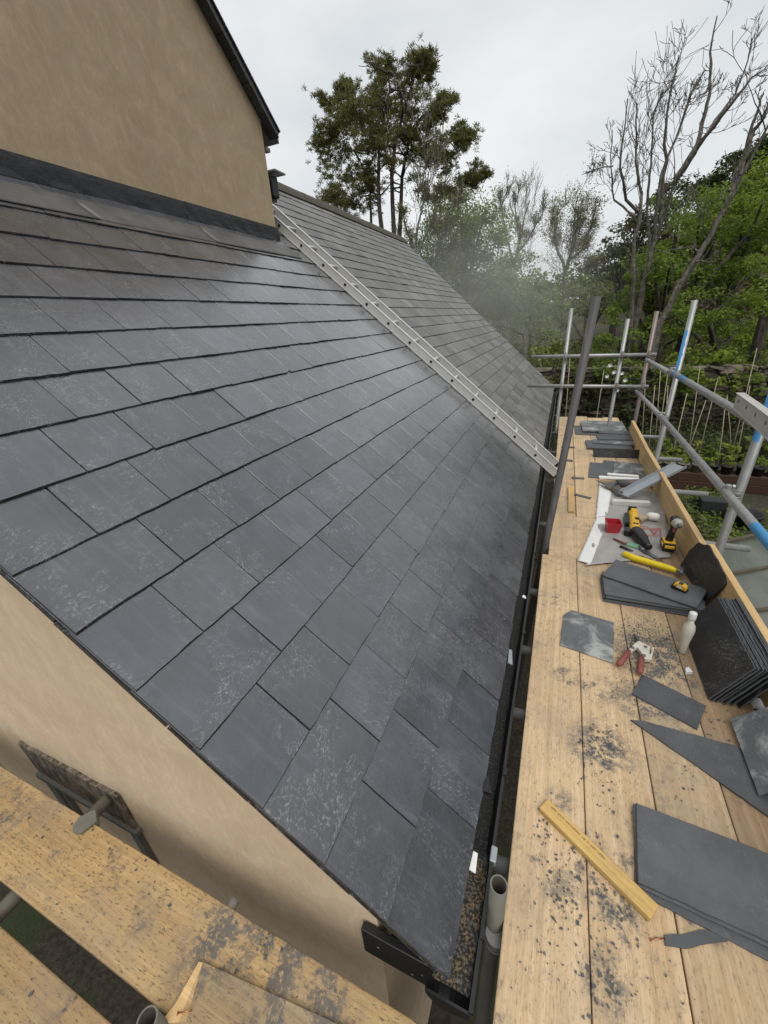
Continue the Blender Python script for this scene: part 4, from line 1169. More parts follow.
b = MB(); b.prism([(.0 + .016 * math.cos(2 * PI * i / 16), .034 + .016 * math.sin(2 * PI * i / 16)) for i in range(16)], .0201, .0215, 0, Mt); b.build('badge', plain('pale_label', (.75, .7, .5), .5), tp)

# slate cutter pliers
def pz(pts, z): return [A(*q7(*q), z=z) for q in pts]
plate = pz([(215, 235), (275, 175), (300, 162), (340, 185), (385, 205), (378, 262), (392, 262), (400, 208), (417, 212), (395, 307), (345, 300), (310, 240), (288, 212), (262, 226), (235, 255)], .03)
ctr = sum(plate, Vector()) / len(plate)
cut = empty('slate_cutter', (ctr.x, ctr.y, .004), 'cream steel slate cutter pliers with red worn handles among chippings', 'pliers'); Mm = Matrix.Translation(-Vector(cut.location))
b = MB(); b.prism([(q.x, q.y) for q in plate], .014, .032, 0); jaw = b.build('jaw', M_CREAM, cut, None, Mm)
b = MB()
for q in ((350, 208), (338, 275), (250, 215)):
    c_ = A(*q7(*q), z=.032); b.lathe([(0, 0), (.008, 0), (.008, .004), (0, .004)], Matrix.Translation(c_), 10)
b.build('rivet', M_STEEL, jaw)
for k_, pts in enumerate([[(225, 240), (190, 285), (160, 325), (135, 345)], [(318, 285), (316, 330), (310, 375), (305, 412)]]):
    P = pz(pts, .024); MB().tube(P, [.012, .014, .015, .010], 10).build('handle', M_REDGRIP, cut, None, Mm)
P = pz([(262, 118), (300, 155), (335, 190)], .02); MB().tube(P, [.007, .008, .008], 8).build('blade', M_STEEL, cut, None, Mm)

# bottle
pb = A(682, 652, z=0.0); top_z = A(690, 612, y=pb.y).z
bot = empty('bottle', pb, 'small cloudy white bottle standing beside the standing slates', 'bottle')
H = top_z
b = MB(); b.lathe([(0, .0), (.014, .0), (.017, .006), (.018, H * .3), (.025, H * .5), (.026, H * .6), (.022, H * .7), (.013, H * .76), (.012, H * .84), (0, H * .84)], None, 20); b.build('body', M_CLEAR, bot)
b = MB(); b.lathe([(0, H * .84), (.015, H * .84), (.016, H * .86), (.016, H * .985), (.014, H), (0, H)], None, 20); b.build('cap', M_WHITE, bot)
bot.rotation_euler = (0, -.03, 0)
c_ = pz([(655, 372), (680, 365), (712, 402), (660, 405)], .012); b = MB(); cc = sum(c_, Vector()) / 4
b.prism([(q.x - cc.x, q.y - cc.y) for q in c_], -.012, .004); tag(b.build('plastic_packer', M_WHITE, None, cc), 'small white plastic packer on the outer board near the bottle', 'packer')
# copper nails
for i, (a, c_, lb) in enumerate([(q6(405, 494), q6(447, 490), 'copper nail beside the ragged slate sliver'), ((178, 1013), (192, 1010), 'copper nail on the dusty board offcut at bottom')]):
    z_ = .004 if i == 0 else .027
    p0, p1 = A(*a, z=z_), A(*c_, z=z_)
    b = MB(); b.tube([p0, p1], .0018, 8); d_ = (p1 - p0).normalized(); b.tube([p0 - d_ * .0012, p0], .0045, 10)
    tag(b.build('copper_nail', M_COPPER), lb, 'nail')

# ------------------------------------------------------------------ slate chippings
rr = random.Random(17)
def chips(spec, name, label, zt):
    m = MB()
    for (cx, cy, sx, sy, n, smax) in spec:
        for _ in range(int(n * .75)):
            x_, y_ = rr.gauss(cx, sx), rr.gauss(cy, sy)
            if not zt(x_, y_): continue
            s_ = .0009 + smax * .62 * rr.random() ** 3.2; k_ = rr.randint(3, 5); a0 = rr.uniform(0, 6.28); el = rr.uniform(.35, 1)
            pl = [(s_ * math.cos(a0 + 6.28 * i / k_ + rr.uniform(-.4, .4)), s_ * el * math.sin(a0 + 6.28 * i / k_ + rr.uniform(-.4, .4))) for i in range(k_)]
            m.prism(pl, .0, rr.uniform(.0008, .003), 0, Matrix.Translation((x_, y_, zt(x_, y_))) @ Matrix.Rotation(rr.uniform(0, 6.28), 4, 'Z') @ Matrix.Rotation(rr.gauss(0, .12), 4, 'X'))
    return tag(m.build(name, M_SLATE_LOOSE, recalc=False), label, 'chippings', kind='stuff')
def on_walk(x_, y_): return .0025 if .035 < x_ < .93 and y_ < 6.9 else 0
def P2(px, py): p = A(px, py, z=0); return p.x, p.y
sp = []
for (px, py, sx, sy, n, sm) in [(652, 645, .08, .14, 2000, .0042), (640, 640, .05, .08, 300, .008), (625, 690, .06, .1, 260, .006), (660, 700, .06, .1, 200, .006), (600, 745, .05, .06, 200, .010), (605, 790, .05, .05, 80, .012), (590, 865, .05, .05, 150, .011), (560, 890, .03, .05, 140, .010),
                                (606, 985, .03, .05, 150, .011), (550, 830, .03, .06, 90, .008), (620, 905, .04, .04, 110, .012), (560, 950, .06, .07, 120, .007), (650, 990, .09, .06, 60, .008), (590, 660, .1, .25, 120, .005), (700, 720, .1, .1, 80, .008), (712, 690, .03, .05, 60, .008),
                                (560, 600, .06, .35, 60, .005), (590, 520, .15, .5, 60, .008), (680, 780, .1, .1, 60, .008)]:
    x_, y_ = P2(px, py); sp.append((x_, y_, sx, sy, n, sm))
chips(sp, 'slate_chippings', 'grey slate chippings and grit scattered over the walkway boards', on_walk)
def on_left(x_, y_): return .001 if .10 < y_ < .318 and x_ < -.13 else (-.0015 if y_ < .026 and x_ < -.31 else 0)
sp = []
for (px, py, sx, sy, n, sm) in [(150, 870, .3, .06, 120, .007), (230, 900, .12, .05, 110, .008), (60, 800, .25, .06, 70, .007), (300, 950, .12, .05, 60, .006), (30, 980, .12, .05, 40, .009)]:
    x_, y_ = P2(px, py); sp.append((x_, y_, sx, sy, n, sm))
chips(sp, 'slate_chippings', 'slate chippings scattered over the left boards by the gable', on_left)

# ------------------------------------------------------------------ garden: greenhouse, beds, pots, canes, wall
gl = empty('greenhouse', (2.2, 4.2, -1.5), 'old lean-to greenhouse with dusty glass roof beyond the toe board', 'greenhouse'); Gm = Matrix.Translation(-Vector(gl.location))
gx0, gx1, gz0, gz1, gy0, gy1 = 1.84, 3.6, -1.0, -.1, .8, 5.1
t = NT('dusty_glass'); v = t.n('NewGeometry').outputs['Position']; nn = t.noise(t.scale(v, (1, .3, 1)), 3, 5, .6); n2 = t.noise(v, 20, 4, .7)
M_GLASS = t.fin(t.mix(t.step(nn, .35, .7), (.10, .125, .095), (.2, .215, .19)), t.m('ADD', .12, t.m('MULTIPLY', n2, .3)))
M_FRAME = plain('mossy_frame_wood', (.12, .105, .08), .9, 0, .8, 20, .4)
th = math.atan2(gz1 - gz0, gx1 - gx0); Lg = math.hypot(gz1 - gz0, gx1 - gx0)
Mg = Matrix.Translation((gx0, 0, gz0)) @ Matrix.Rotation(-th, 4, 'Y')
ng = 7
for i in range(ng):
    a = gy0 + (gy1 - gy0) * i / ng; b_ = gy0 + (gy1 - gy0) * (i + 1) / ng
    b = MB()
    for j in range(3): b.box((Lg * (j + .5) / 3, (a + b_) / 2, .008 - .004 * j), (Lg / 3 + .015, b_ - a - .03, .004))
    b.build('glass_pane', M_GLASS, gl, None, Gm @ Mg)
    b = MB(); b.box((Lg / 2, a, .012), (Lg, .035, .05), 0, bev=.006); b.build('glazing_bar', M_FRAME, gl, None, Gm @ Mg)
b = MB(); b.box((Lg / 2, gy1, .012), (Lg, .05, .06)); b.box((-.02, (gy0 + gy1) / 2, .0), (.06, gy1 - gy0 + .06, .07)); b.build('eave_frame', M_FRAME, gl, None, Gm @ Mg)
b = MB(); b.box((gx0 + .03, (gy0 + gy1) / 2, -1.27), (.06, gy1 - gy0, .48)); b.box(((gx0 + gx1) / 2, gy1 - .03, -1.25), (gx1 - gx0, .05, .5)); b.build('base_wall', M_FRAME, gl, None, Gm)

M_SLEEPER = wood_mat('dark_sleeper_wood', (.085, .04, .022), (.045, .022, .013), dust=.1, speck=.4)
for i, (x0, x1) in enumerate([(.2, 2.75), (2.77, 5.3)]):
    for j in range(2):
        b = MB(); b.box((0, 0, 0), (x1 - x0, .12, .155), 0, bev=.008)
        tag(b.build('railway_sleeper', M_SLEEPER, None, ((x0 + x1) / 2, 8.36 + .008 * j, -1.42 + .158 * j)),
            ['lower', 'upper'][j] + ' red brown sleeper of the raised bed edge, ' + ['left length', 'right length'][i], 'sleeper', 'sleepers edging the raised bed')

M_POT = plain('dull_plastic_pot', (.20, .18, .17), .7, 0, .5, 9, .2)
M_POT_B = plain('black_plastic_pot', (.018, .018, .02), .5, 0, .4, 9, .1)
L_VIVID = leaf_mat('vivid_leaf', (.125, .18, .022), (.31, .38, .055), .48)
L_MID = leaf_mat('mid_leaf', (.085, .14, .02), (.235, .32, .05), .48)
L_DARK = leaf_mat('dark_leaf', (.03, .045, .015), (.085, .11, .035), .3)
L_OLIVE = leaf_mat('olive_leaf', (.07, .09, .026), (.2, .23, .07), .4)
L_BROWN = leaf_mat('brown_twig_leaf', (.055, .048, .024), (.13, .105, .055), .2)
L_PINE = leaf_mat('pine_needles', (.055, .062, .02), (.23, .22, .075), .35)
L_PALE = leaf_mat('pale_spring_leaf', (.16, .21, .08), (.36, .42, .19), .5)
L_YGREEN = leaf_mat('yellow_green_leaf', (.1, .13, .02), (.24, .27, .06), .3)
L_BUD = leaf_mat('opening_buds', (.16, .15, .07), (.27, .27, .12), .3)
B_GREY = bark_mat('grey_bark', (.05, .044, .037), (.17, .155, .13), 30)
B_DARK = bark_mat('dark_bark', (.025, .02, .016), (.075, .06, .048))
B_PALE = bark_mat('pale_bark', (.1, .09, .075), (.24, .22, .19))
M_CANE = plain('bamboo_cane', (.42, .37, .27), .6, 0, .6, 20, .1)


def leaf_quads(C, size, rng, up=.5, asp=.55, out=None):
    """one folded-free quad per centre; normals lean up/outwards"""
    n = len(C)
    N = rng.normal(size=(n, 3)); N[:, 2] = np.abs(N[:, 2]) + up
    if out is not None: N += out
    N /= np.linalg.norm(N, axis=1)[:, None]
    T = np.cross(N, rng.normal(size=(n, 3))); T /= np.linalg.norm(T, axis=1)[:, None] + 1e-9
    Bn = np.cross(N, T)
    s = size * rng.uniform(.55, 1.25, n)[:, None]
    return np.stack([C - T * s, C - Bn * s * asp + N * s * .15, C + T * s, C + Bn * s * asp + N * s * .15], axis=1)


def clump_points(centers, radii, per, rng, flat=.7, shell=.35):
    n = len(centers); k = rng.integers(int(per * .6), int(per * 1.4) + 1, n)
    idx = np.repeat(np.arange(n), k); m = len(idx)
    d = rng.normal(size=(m, 3)); d /= np.linalg.norm(d, axis=1)[:, None]; d[:, 2] = np.where(rng.random(m) < .35, -np.abs(d[:, 2]) * .6, np.abs(d[:, 2]))
    r = radii[idx] * (shell + (1 - shell) * rng.random(m) ** .5)
    off = d * r[:, None]; off[:, 2] *= flat
    return centers[idx] + off, d


def crown(parent, blobs, mat, seed, per_m3=26, clump_r=.35, per=30, leaf=.09, up=.5, name='crown', asp=.55, gaps=.85):
    """blobs: list of (centre, radius xyz): leaf clumps spread over and inside each"""
    rng = np.random.default_rng(seed); cs, rs = [], []
    for c, r in blobs:
        r = np.array(r if hasattr(r, '__len__') else (r, r, r), float)
        n = max(4, int(per_m3 * np.prod(r) ** (2 / 3.)))
        d = rng.normal(size=(n, 3)); d /= np.linalg.norm(d, axis=1)[:, None]
        rad = rng.uniform(.45, 1.0, n) ** .6 * rng.uniform(gaps, 1.08, n)
        cs.append(np.array(c) + d * rad[:, None] * r); rs.append(clump_r * rng.uniform(.55, 1.35, n))
    P, d = clump_points(np.concatenate(cs), np.concatenate(rs), per, rng)
    return quads(name, leaf_quads(P, leaf, rng, up, asp, d * .6), mat, parent)


def limb(m, p0, d, L, r, depth, rng, spread=.55, bend=.18, upw=.12, kids=3, n=6, minr=.004, sides=None, frac=(.35, .95), taper=.35, tips=None, shrink=(.45, .75)):
    """a branching limb, all tubes into MB m"""
    seg = max(3, int(n * (1 if depth > 1 else .7))); pts = [Vector(p0)]; dd = Vector(d).normalized()
    for i in range(seg):
        dd = (dd + Vector(rng.normal(0, bend, 3)) + Vector((0, 0, upw))).normalized(); pts.append(pts[-1] + dd * (L / seg))
    rad = [max(r * (1 - (1 - taper) * i / seg), minr) for i in range(seg + 1)]
    m.tube(pts, rad, sides or (7 if r > .05 else (5 if r > .015 else 3)), 0, False)
    if tips is not None and depth <= 1: tips += pts[1:]
    if depth > 0:
        for k in range(kids):
            f = rng.uniform(*frac); i = min(int(f * seg), seg - 1); base = pts[i].lerp(pts[i + 1], f * seg - i)
            t_ = (pts[i + 1] - pts[i]).normalized(); o = Vector(rng.normal(size=3)); o = (o - t_ * o.dot(t_)).normalized()
            limb(m, base, t_ * math.cos(spread) + o * math.sin(spread) * rng.uniform(.7, 1.3), L * rng.uniform(*shrink), max(rad[i] * .6, minr), depth - 1, rng, spread, bend, upw, kids, n, minr, None, frac, taper, tips, shrink)


def plant_bush(name, loc, blobs, mat, label, cat, seed, group=None, stem=True, **kw):
    o = empty(name, loc, label, cat, group); rng = np.random.default_rng(seed)
    if stem:
        m = MB()
        for i in range(4): limb(m, (rng.normal(0, .05), rng.normal(0, .05), 0), (rng.normal(0, .4), rng.normal(0, .4), 1), max(c[2] for c, _ in blobs) * .8 + .1, .02, 1, rng, kids=3)
        m.build('stems', B_DARK, o, recalc=False)
    crown(o, blobs, mat, seed, **kw)
    return o

# pots along the sleeper top with seedlings
for i in range(14):
    x_ = .75 + .215 * i; pm = M_POT if i < 9 else M_POT_B
    o = empty('plant_pot', (x_, 8.40, -1.178), ('%s square plastic pot with seedling on the raised bed sleeper' % ('dull brown' if i < 9 else 'black')), 'plant pot', 'pots in a row on the sleeper')
    b = MB(); b.lathe([(0, 0), (.07, 0), (.088, .125), (.094, .125), (.094, .15), (.086, .15), (.082, .12), (0, .12)], None, 14); b.build('pot', pm, o)
    rng = np.random.default_rng(200 + i)
    crown(o, [((0, 0, .22), (.09, .09, .08))], L_VIVID, 300 + i, per_m3=700, clump_r=.05, per=9, leaf=.035, name='seedling')
# bed plants
for i in range(16):
    rng = np.random.default_rng(400 + i); x_ = .4 + i * .29 + rng.uniform(-.08, .08); y_ = rng.uniform(8.65, 9.3)
    mt = (L_VIVID, L_YGREEN, L_MID)[i % 3]
    plant_bush('bed_plant', (x_, y_, gh(x_, y_)), [((0, 0, .16), (.2, .2, .16)), ((.05, .05, .3), (.12, .12, .12))], mt,
               'leafy %s plant growing in the raised bed among canes' % ('bright green', 'yellow green', 'mid green')[i % 3], 'bed plant', 500 + i, 'leafy plants in the raised bed', per_m3=280, clump_r=.09, per=14, leaf=.045)
# canes
canes = [((648, 455), (655, 385)), ((655, 440), (661, 365)), ((658, 445), (668, 372)), ((676, 440), (687, 393)), ((690, 440), (700, 366)), ((695, 432), (706, 400)), ((703, 440), (718, 378)), ((722, 430), (726, 398)), ((731, 455), (727, 395)),
         ((735, 440), (757, 348)), ((738, 450), (750, 386)), ((642, 440), (646, 370)), ((664, 452), (668, 385)), ((752, 455), (775, 420)), ((571, 395), (570, 358)), ((602, 400), (604, 370))]
rng = np.random.default_rng(71)
for i, (a, b_) in enumerate(canes):
    yb = 8.6 + rng.uniform(0, .8); p0 = A(*a, y=yb); p0.z = gh(p0.x, yb); p0 = Vector((A(a[0], a[1], y=yb).x, yb, min(A(a[0], a[1], y=yb).z, gh(A(a[0], a[1], y=yb).x, yb) + .3)))
    q = A(*a, y=yb); p1 = A(*b_, y=yb + rng.uniform(-.15, .15)); d_ = (q - p1); q2_ = p1 + d_ * ((p1.z + 1.2) / max(p1.z - q.z, .05)) if False else q
    low = p1 + d_ * max(1.0, (p1.z - (gh(q.x, yb) - .05)) / max(p1.z - q.z, .05)) if i < 14 else q - Vector((0, 0, 1.5))
    b = MB(); b.tube([low, (low + p1) / 2 + Vector((rng.normal(0, .01), 0, 0)), p1], [.0085, .007, .005], 6)
    tag(b.build('garden_cane', M_CANE), 'thin pale bamboo cane standing in the raised bed', 'cane', 'bamboo canes in the garden')

# dry stone wall
t = NT('garden_stone'); r_ = t.rnd(); v = t.n('NewGeometry').outputs['Position']; nn = t.noise(v, 14, 6, .65); mo = t.noise(v, 3.5, 4, .6)
cst = t.mix(r_, (.05, .042, .034), (.17, .142, .115)); cst = t.mix(t.m('MULTIPLY', t.step(nn, .4, .7), .6), cst, t.mix(1, cst, (1.6, 1.55, 1.5), 'MULTIPLY')); cst = t.mix(t.m('MULTIPLY', t.step(mo, .5, .66), .6), cst, (.05, .06, .025))
M_STONE = t.fin(cst, .95, None, nn, .8, .02)
rr = random.Random(23); m = MB(); z = gh(3, 11.6) - .05; top = .20
while z < top:
    h_ = rr.uniform(.07, .15); x_ = -3.4
    while x_ < 10:
        w_ = rr.uniform(.1, .5) if rr.random() < .8 else rr.uniform(.08, .16); hs_ = h_ * rr.uniform(.72, 1.5)
        bm = bmesh.new(); bmesh.ops.create_cube(bm, size=1); bmesh.ops.bevel(bm, geom=bm.edges[:], offset=.16, segments=1, affect='EDGES')
        bm.verts.index_update()
        d_ = rr.uniform(.3, .36); sc_ = (w_ - .008, d_ * rr.uniform(.8, 1.1), hs_)
        vs = [(q.co.x * sc_[0] + rr.uniform(-.03, .03), q.co.y * sc_[1] + rr.uniform(-.03, .03), q.co.z * sc_[2] + rr.uniform(-.022, .022)) for q in bm.verts]
        fs = [[q.index for q in f.verts] for f in bm.faces]; bm.free()
        m.add(vs, fs, 0, Matrix.Translation((x_ + w_ / 2, 11.7 + rr.uniform(-.04, .04) + .02 * x_, z + h_ / 2 + rr.uniform(-.02, .02))) @ Matrix.Rotation(rr.gauss(0, .1), 4, 'Y'))
        x_ += w_
    z += h_
m.box((3.3, 11.73 + .066, -.5), (13.2, .2, 1.3), 0)
tag(m.build('stone_wall', M_STONE), 'rough brown dry stone wall behind the raised garden bed', 'stone wall')

# low shrubs between greenhouse and bed, tub, climbing plants on the wall
for i, (px, py, r_, mt, kind) in enumerate([(672, 515, .42, L_OLIVE, 'dull olive'), (700, 535, .40, L_OLIVE, 'grey olive'), (655, 495, .35, L_MID, 'mid green'), (735, 545, .3, L_MID, 'low green'), (690, 505, .3, L_DARK, 'dark green')]):
    p = A(px, py, z=-1.35)
    plant_bush('low_shrub', (p.x, p.y, gh(p.x, p.y)), [((0, 0, .14), (r_, r_, .16)), ((r_ * .5, .1, .1), (r_ * .6, r_ * .6, .14))], mt, kind + ' ground hugging shrub below the walkway, ' + ['beside toe board', 'by the near standard', 'nearest the sleepers', 'at greenhouse corner', 'behind the tube end'][i], 'shrub', 600 + i, 'low shrubs by the greenhouse', per_m3=320, clump_r=.09, per=16, leaf=.035)
p = A(748, 508, z=-1.2); b = MB(); b.lathe([(0, 0), (.16, 0), (.2, .2), (.215, .2), (.215, .225), (.19, .225), (.17, .05), (0, .05)], None, 20)
tag(b.build('garden_tub', M_POT_B, None, (p.x, p.y, gh(p.x, p.y))), 'round black tub by the near standard', 'tub')
b = MB(); b.box((0, 0, .14), (.34, .22, .28), 0, bev=.02); p = A(712, 503, z=-1.3); tag(b.build('crate', plain('dark_crate', (.022, .028, .026), .7), None, (p.x, p.y, gh(p.x, p.y))), 'dark crate behind the near standard', 'crate')
for i, (px, py, rx, rz, mt) in enumerate([(610, 395, .9, .5, L_DARK), (575, 400, .7, .55, L_DARK), (625, 370, .7, .35, L_MID), (700, 395, .55, .35, L_MID), (665, 400, .5, .4, L_DARK), (745, 405, .5, .35, L_MID)]):
    p = A(px, py, y=11.35)
    o = plant_bush('climber', (p.x, p.y, gh(p.x, p.y)), [((0, 0, p.z - gh(p.x, p.y)), (rx, .2, rz))], mt, 'leafy climber on the stone wall, ' + ['behind the end guard rails', 'at the roof edge', 'hanging from wall top by far poles', 'above canes in the middle', 'low by the far corner post', 'rightmost by aluminium beam'][i], 'climber', 650 + i, 'climbers on the stone wall', stem=False, per_m3=90, clump_r=.18, per=24, leaf=.055)
for i, (px, py, rx, rz, mt, wh) in enumerate([(560, 375, .6, .3, L_OLIVE, 'over the wall top by the roof verge'), (650, 372, .5, .25, L_MID, 'over the wall top behind the rusty pole'), (680, 385, .5, .35, L_MID, 'behind the blue streaked standard'), (720, 380, .7, .35, L_VIVID, 'bright and yellowish above the canes'), (765, 385, .4, .25, L_MID, 'at the right edge of the wall top'), (640, 410, .6, .25, L_DARK, 'low behind the far slate piles')]):
    p = A(px, py, y=11.3)
    plant_bush('climber', (p.x, p.y, gh(p.x, p.y)), [((0, 0, p.z - gh(p.x, p.y)), (rx, .25, rz))], mt, 'leafy climber on the stone wall, ' + wh, 'climber', 680 + i, 'climbers on the stone wall', stem=False, per_m3=90, clump_r=.18, per=30, leaf=.05)
M_PETAL = plain('white_petals', (.8, .79, .76), .6)
for i, (px, py) in enumerate([(610, 365), (614, 372), (622, 373), (604, 386), (617, 390), (625, 380), (607, 376)]):
    p = A(px, py, y=10.75); b = MB()
    for k_ in range(7):
        a_ = 2 * PI * k_ / 7; b.add([(0, 0, 0), (.03 * math.cos(a_ - .4), -.02, .03 * math.sin(a_ - .4)), (.055 * math.cos(a_), -.03, .055 * math.sin(a_)), (.03 * math.cos(a_ + .4), -.02, .03 * math.sin(a_ + .4))], [(0, 1, 2, 3)])
    b.tube([(0, .0, 0), (0, .35, -.15)], .006, 4)
    tag(b.build('white_flower', M_PETAL, None, p, recalc=False), 'white bloom on the climber in front of the stone wall', 'flower', 'white flowers on the wall')

# ------------------------------------------------------------------ trees
def blob_px(px, py, rpx, y, ry=None):
    p = A(px, py, y=y); q = A(px + rpx, py, y=y); r_ = (q - p).length
    return p, r_

def tree(name, base, label, group=None):
    return empty(name, base, label, 'tree', group)

# --- pine behind the roof
YP = 24.0
pine = tree('pine_tree', (0, 0, 0), 'tall multi-stemmed dark pine standing behind the roof ridge')
qp = lambda x, y: (300 + x / 3.84, 30 + y / 3.84)
rng = np.random.default_rng(77)
m = MB(); root = A(*qp(345, 800), y=YP); root.z = gh(root.x, YP)
stems = [[(318, 800), (306, 700), (300, 600), (305, 450), (322, 330), (345, 230), (335, 140)], [(362, 800), (355, 660), (352, 550), (368, 420), (405, 290), (440, 180), (482, 75)], [(382, 800), (388, 660), (392, 560), (418, 430), (468, 330), (540, 280)], [(275, 800), (272, 690), (268, 600), (240, 520), (190, 440)]]
for k_, st in enumerate(stems):
    P = [A(*qp(*q), y=YP + (k_ - 1.5) * .7) for q in st]; b0 = Vector((P[0].x, P[0].y, gh(P[0].x, P[0].y))); P = [b0] + P
    n = len(P); m.tube(P, [.15 * (1 - .85 * i / (n - 1)) * (1 if k_ < 3 else .7) for i in range(n)], 8, 0, False)
    for j in range(2, n - 1):
        for _ in range(3):
            f = rng.random(); pt = P[j].lerp(P[j + 1], f)
            limb(m, pt, (rng.normal(0, 1), rng.normal(0, 1), rng.uniform(-.2, .25)), rng.uniform(.5, 1.2), .05, 1, rng, .6, .15, .04, 3, 6, .012)
bl = [(240, 560, 70), (185, 625, 55), (135, 640, 40), (110, 665, 28), (120, 440, 55), (85, 425, 26), (155, 300, 42), (108, 272, 24), (170, 225, 22), (220, 290, 50), (300, 205, 40), (330, 150, 22), (380, 215, 50), (430, 160, 36), (482, 95, 20), (485, 165, 32), (505, 160, 14), (420, 300, 70), (330, 320, 70), (250, 400, 75), (350, 400, 60), (440, 430, 56), (540, 300, 32), (568, 262, 16), (500, 330, 40), (520, 410, 56), (590, 410, 46), (632, 415, 24), (480, 490, 44), (540, 500, 42), (190, 500, 46), (300, 470, 40), (620, 600, 34), (665, 575, 30), (705, 553, 26), (560, 632, 30), (165, 390, 40), (270, 590, 36), (500, 620, 24)]
cs, rs = [], []
for (x_, y_, r_) in bl:
    p, R_ = blob_px(*qp(x_, y_), r_ / 3.84, YP + rng.normal(0, 1.1))
    n = int(70 + 135 * R_ * R_); d = rng.normal(size=(n, 3)) * .5; npad = 9; pad = rng.normal(size=(npad, 3)) * .66; pi_ = rng.integers(0, npad, n)
    d = pad[pi_] + d * np.array([.66, .66, .36]) + np.array([0, 0, 0]); d[:, 2] += .12 * np.hypot(d[:, 0] - pad[pi_, 0], d[:, 1] - pad[pi_, 1])
    cs.append(np.array(p) + d * R_ * np.array([1.15, 1.3, .95])); rs += [1] * n
    limb(m, p - Vector((0, 0, R_ * .6)), (rng.normal(0, 1), rng.normal(0, 1), .1), R_ * .9, .03, 1, rng, .6, .15, .05, 3, 5, .01)
C_ = np.concatenate(cs); n = len(C_); per = 26
idx = np.repeat(np.arange(n), per); d = rng.normal(size=(n * per, 3)); d[:, 2] = d[:, 2] * .7 + .55; d /= np.linalg.norm(d, axis=1)[:, None]
base = C_[idx] + d * rng.uniform(.0, .10, (n * per, 1)); ln = rng.uniform(.07, .15, (n * per, 1)); sd_ = np.cross(d, rng.normal(size=d.shape)); sd_ /= np.linalg.norm(sd_, axis=1)[:, None]; wd = .013
Q = np.stack([base - sd_ * wd, base + sd_ * wd, base + d * ln + sd_ * wd * .6, base + d * ln - sd_ * wd * .6], axis=1)
m.build('trunk', B_DARK, pine, recalc=False); quads('crown', Q, L_PINE, pine)


def px_tree(name, label, y, stems, r0, seed, bark, twigs, leafs=None, group=None, twig_kw=None, dy=.5):
    """stems: pixel polylines at distance y; random side twigs grown off them; optional sparse buds"""
    rng = np.random.default_rng(seed); o = tree(name, (0, 0, 0), label, group); m = MB(); tips = []
    for k_, (st, rr_) in enumerate(stems):
        off = rng.normal(0, dy) if k_ else 0
        P = [A(*q, y=y + off * min(1, i / 2.)) for i, q in enumerate(st)]
        if k_ == 0 or st[0][1] > 320: P[0].z = min(P[0].z, gh(P[0].x, P[0].y) - .1)
        # refine with wobble
        R_ = [P[0]]
        for a, b_ in zip(P[:-1], P[1:]):
            L_ = (b_ - a).length
            for s_ in (.33, .66): R_.append(a.lerp(b_, s_) + Vector(rng.normal(0, L_ * .025, 3)))
            R_.append(b_)
        n = len(R_); m.tube(R_, [max(r0 * rr_ * (1 - .8 * i / (n - 1)), .012) for i in range(n)], 7, 0, False)
        kw = dict(spread=.6, bend=.2, upw=.12, kids=3, n=6, minr=.008); kw.update(twig_kw or {})
        for _ in range(twigs):
            i = int(rng.uniform(.25, 1) * (n - 2)); pt = R_[i].lerp(R_[i + 1], rng.random()); t_ = (R_[i + 1] - R_[i]).normalized()
            o_ = Vector(rng.normal(size=3)); limb(m, pt, t_ + o_ * .55, (R_[-1] - R_[0]).length * rng.uniform(.08, .22), max(r0 * rr_ * .16, .009), kw.pop('depth', 2) if False else 2, rng, tips=tips, **kw)
    m.build('trunk', bark, o, recalc=False)
    if leafs:
        mat, sz, per, spread = leafs
        C = np.array([tuple(p) for p in tips]); C = np.repeat(C, per, axis=0) + rng.normal(0, spread, (len(C) * per, 3))
        quads('crown', leaf_quads(C, sz, rng), mat, o)
    return o

# dead spreading tree on the right
g8 = lambda x, y: (580 + x / 4.085, 10 + y / 4.085)
px_tree('bare_tree', 'large bare spreading tree with many forked grey limbs above the garden', 13.5,
        [([(632, 345), (634, 326), (644, 283), (652, 248), (666, 212), (675, 179)], 1.0),
         ([(631, 335), (632, 307), (633, 269), (640, 221), (641, 200), (642, 194), (636, 162), (636, 127), (637, 103)], .62),
         ([(675, 179), (697, 145), (706, 110), (710, 91), (710, 52), (717, 16)], .6), ([(672, 185), (702, 140), (732, 103), (751, 78), (761, 72)], .55),
         ([(660, 228), (663, 176), (666, 127), (672, 83), (679, 55)], .5), ([(655, 240), (661, 176), (683, 118), (695, 83)], .45), ([(641, 215), (626, 200), (620, 169), (624, 132), (628, 99)], .42),
         ([(640, 225), (614, 200), (611, 167), (612, 130)], .3), ([(650, 250), (648, 190), (651, 167), (653, 113), (662, 95)], .38), ([(700, 145), (715, 120), (735, 95), (748, 60), (752, 42)], .34), ([(683, 118), (690, 95), (705, 70)], .25), ([(613, 166), (600, 168), (588, 172)], .16)],
        .095, 81, B_GREY, 10, None, None, dict(kids=3, minr=.005, upw=.1, spread=.6, bend=.16))
px_tree('bare_tree', 'leaning bare tree with mottled pale trunk reaching out of the right edge', 11.8,
        [([(650, 345), (660, 321), (690, 269), (712, 234), (733, 191), (755, 150), (772, 118)], 1.0), ([(733, 191), (752, 132), (764, 118), (770, 100)], .6), ([(740, 175), (748, 140), (757, 112), (762, 95)], .5), ([(700, 252), (690, 246), (664, 252)], .22), ([(694, 262), (716, 262), (724, 240)], .2)],
        .085, 83, B_GREY, 8, None, None, dict(kids=2, minr=.006, upw=.1, bend=.16))
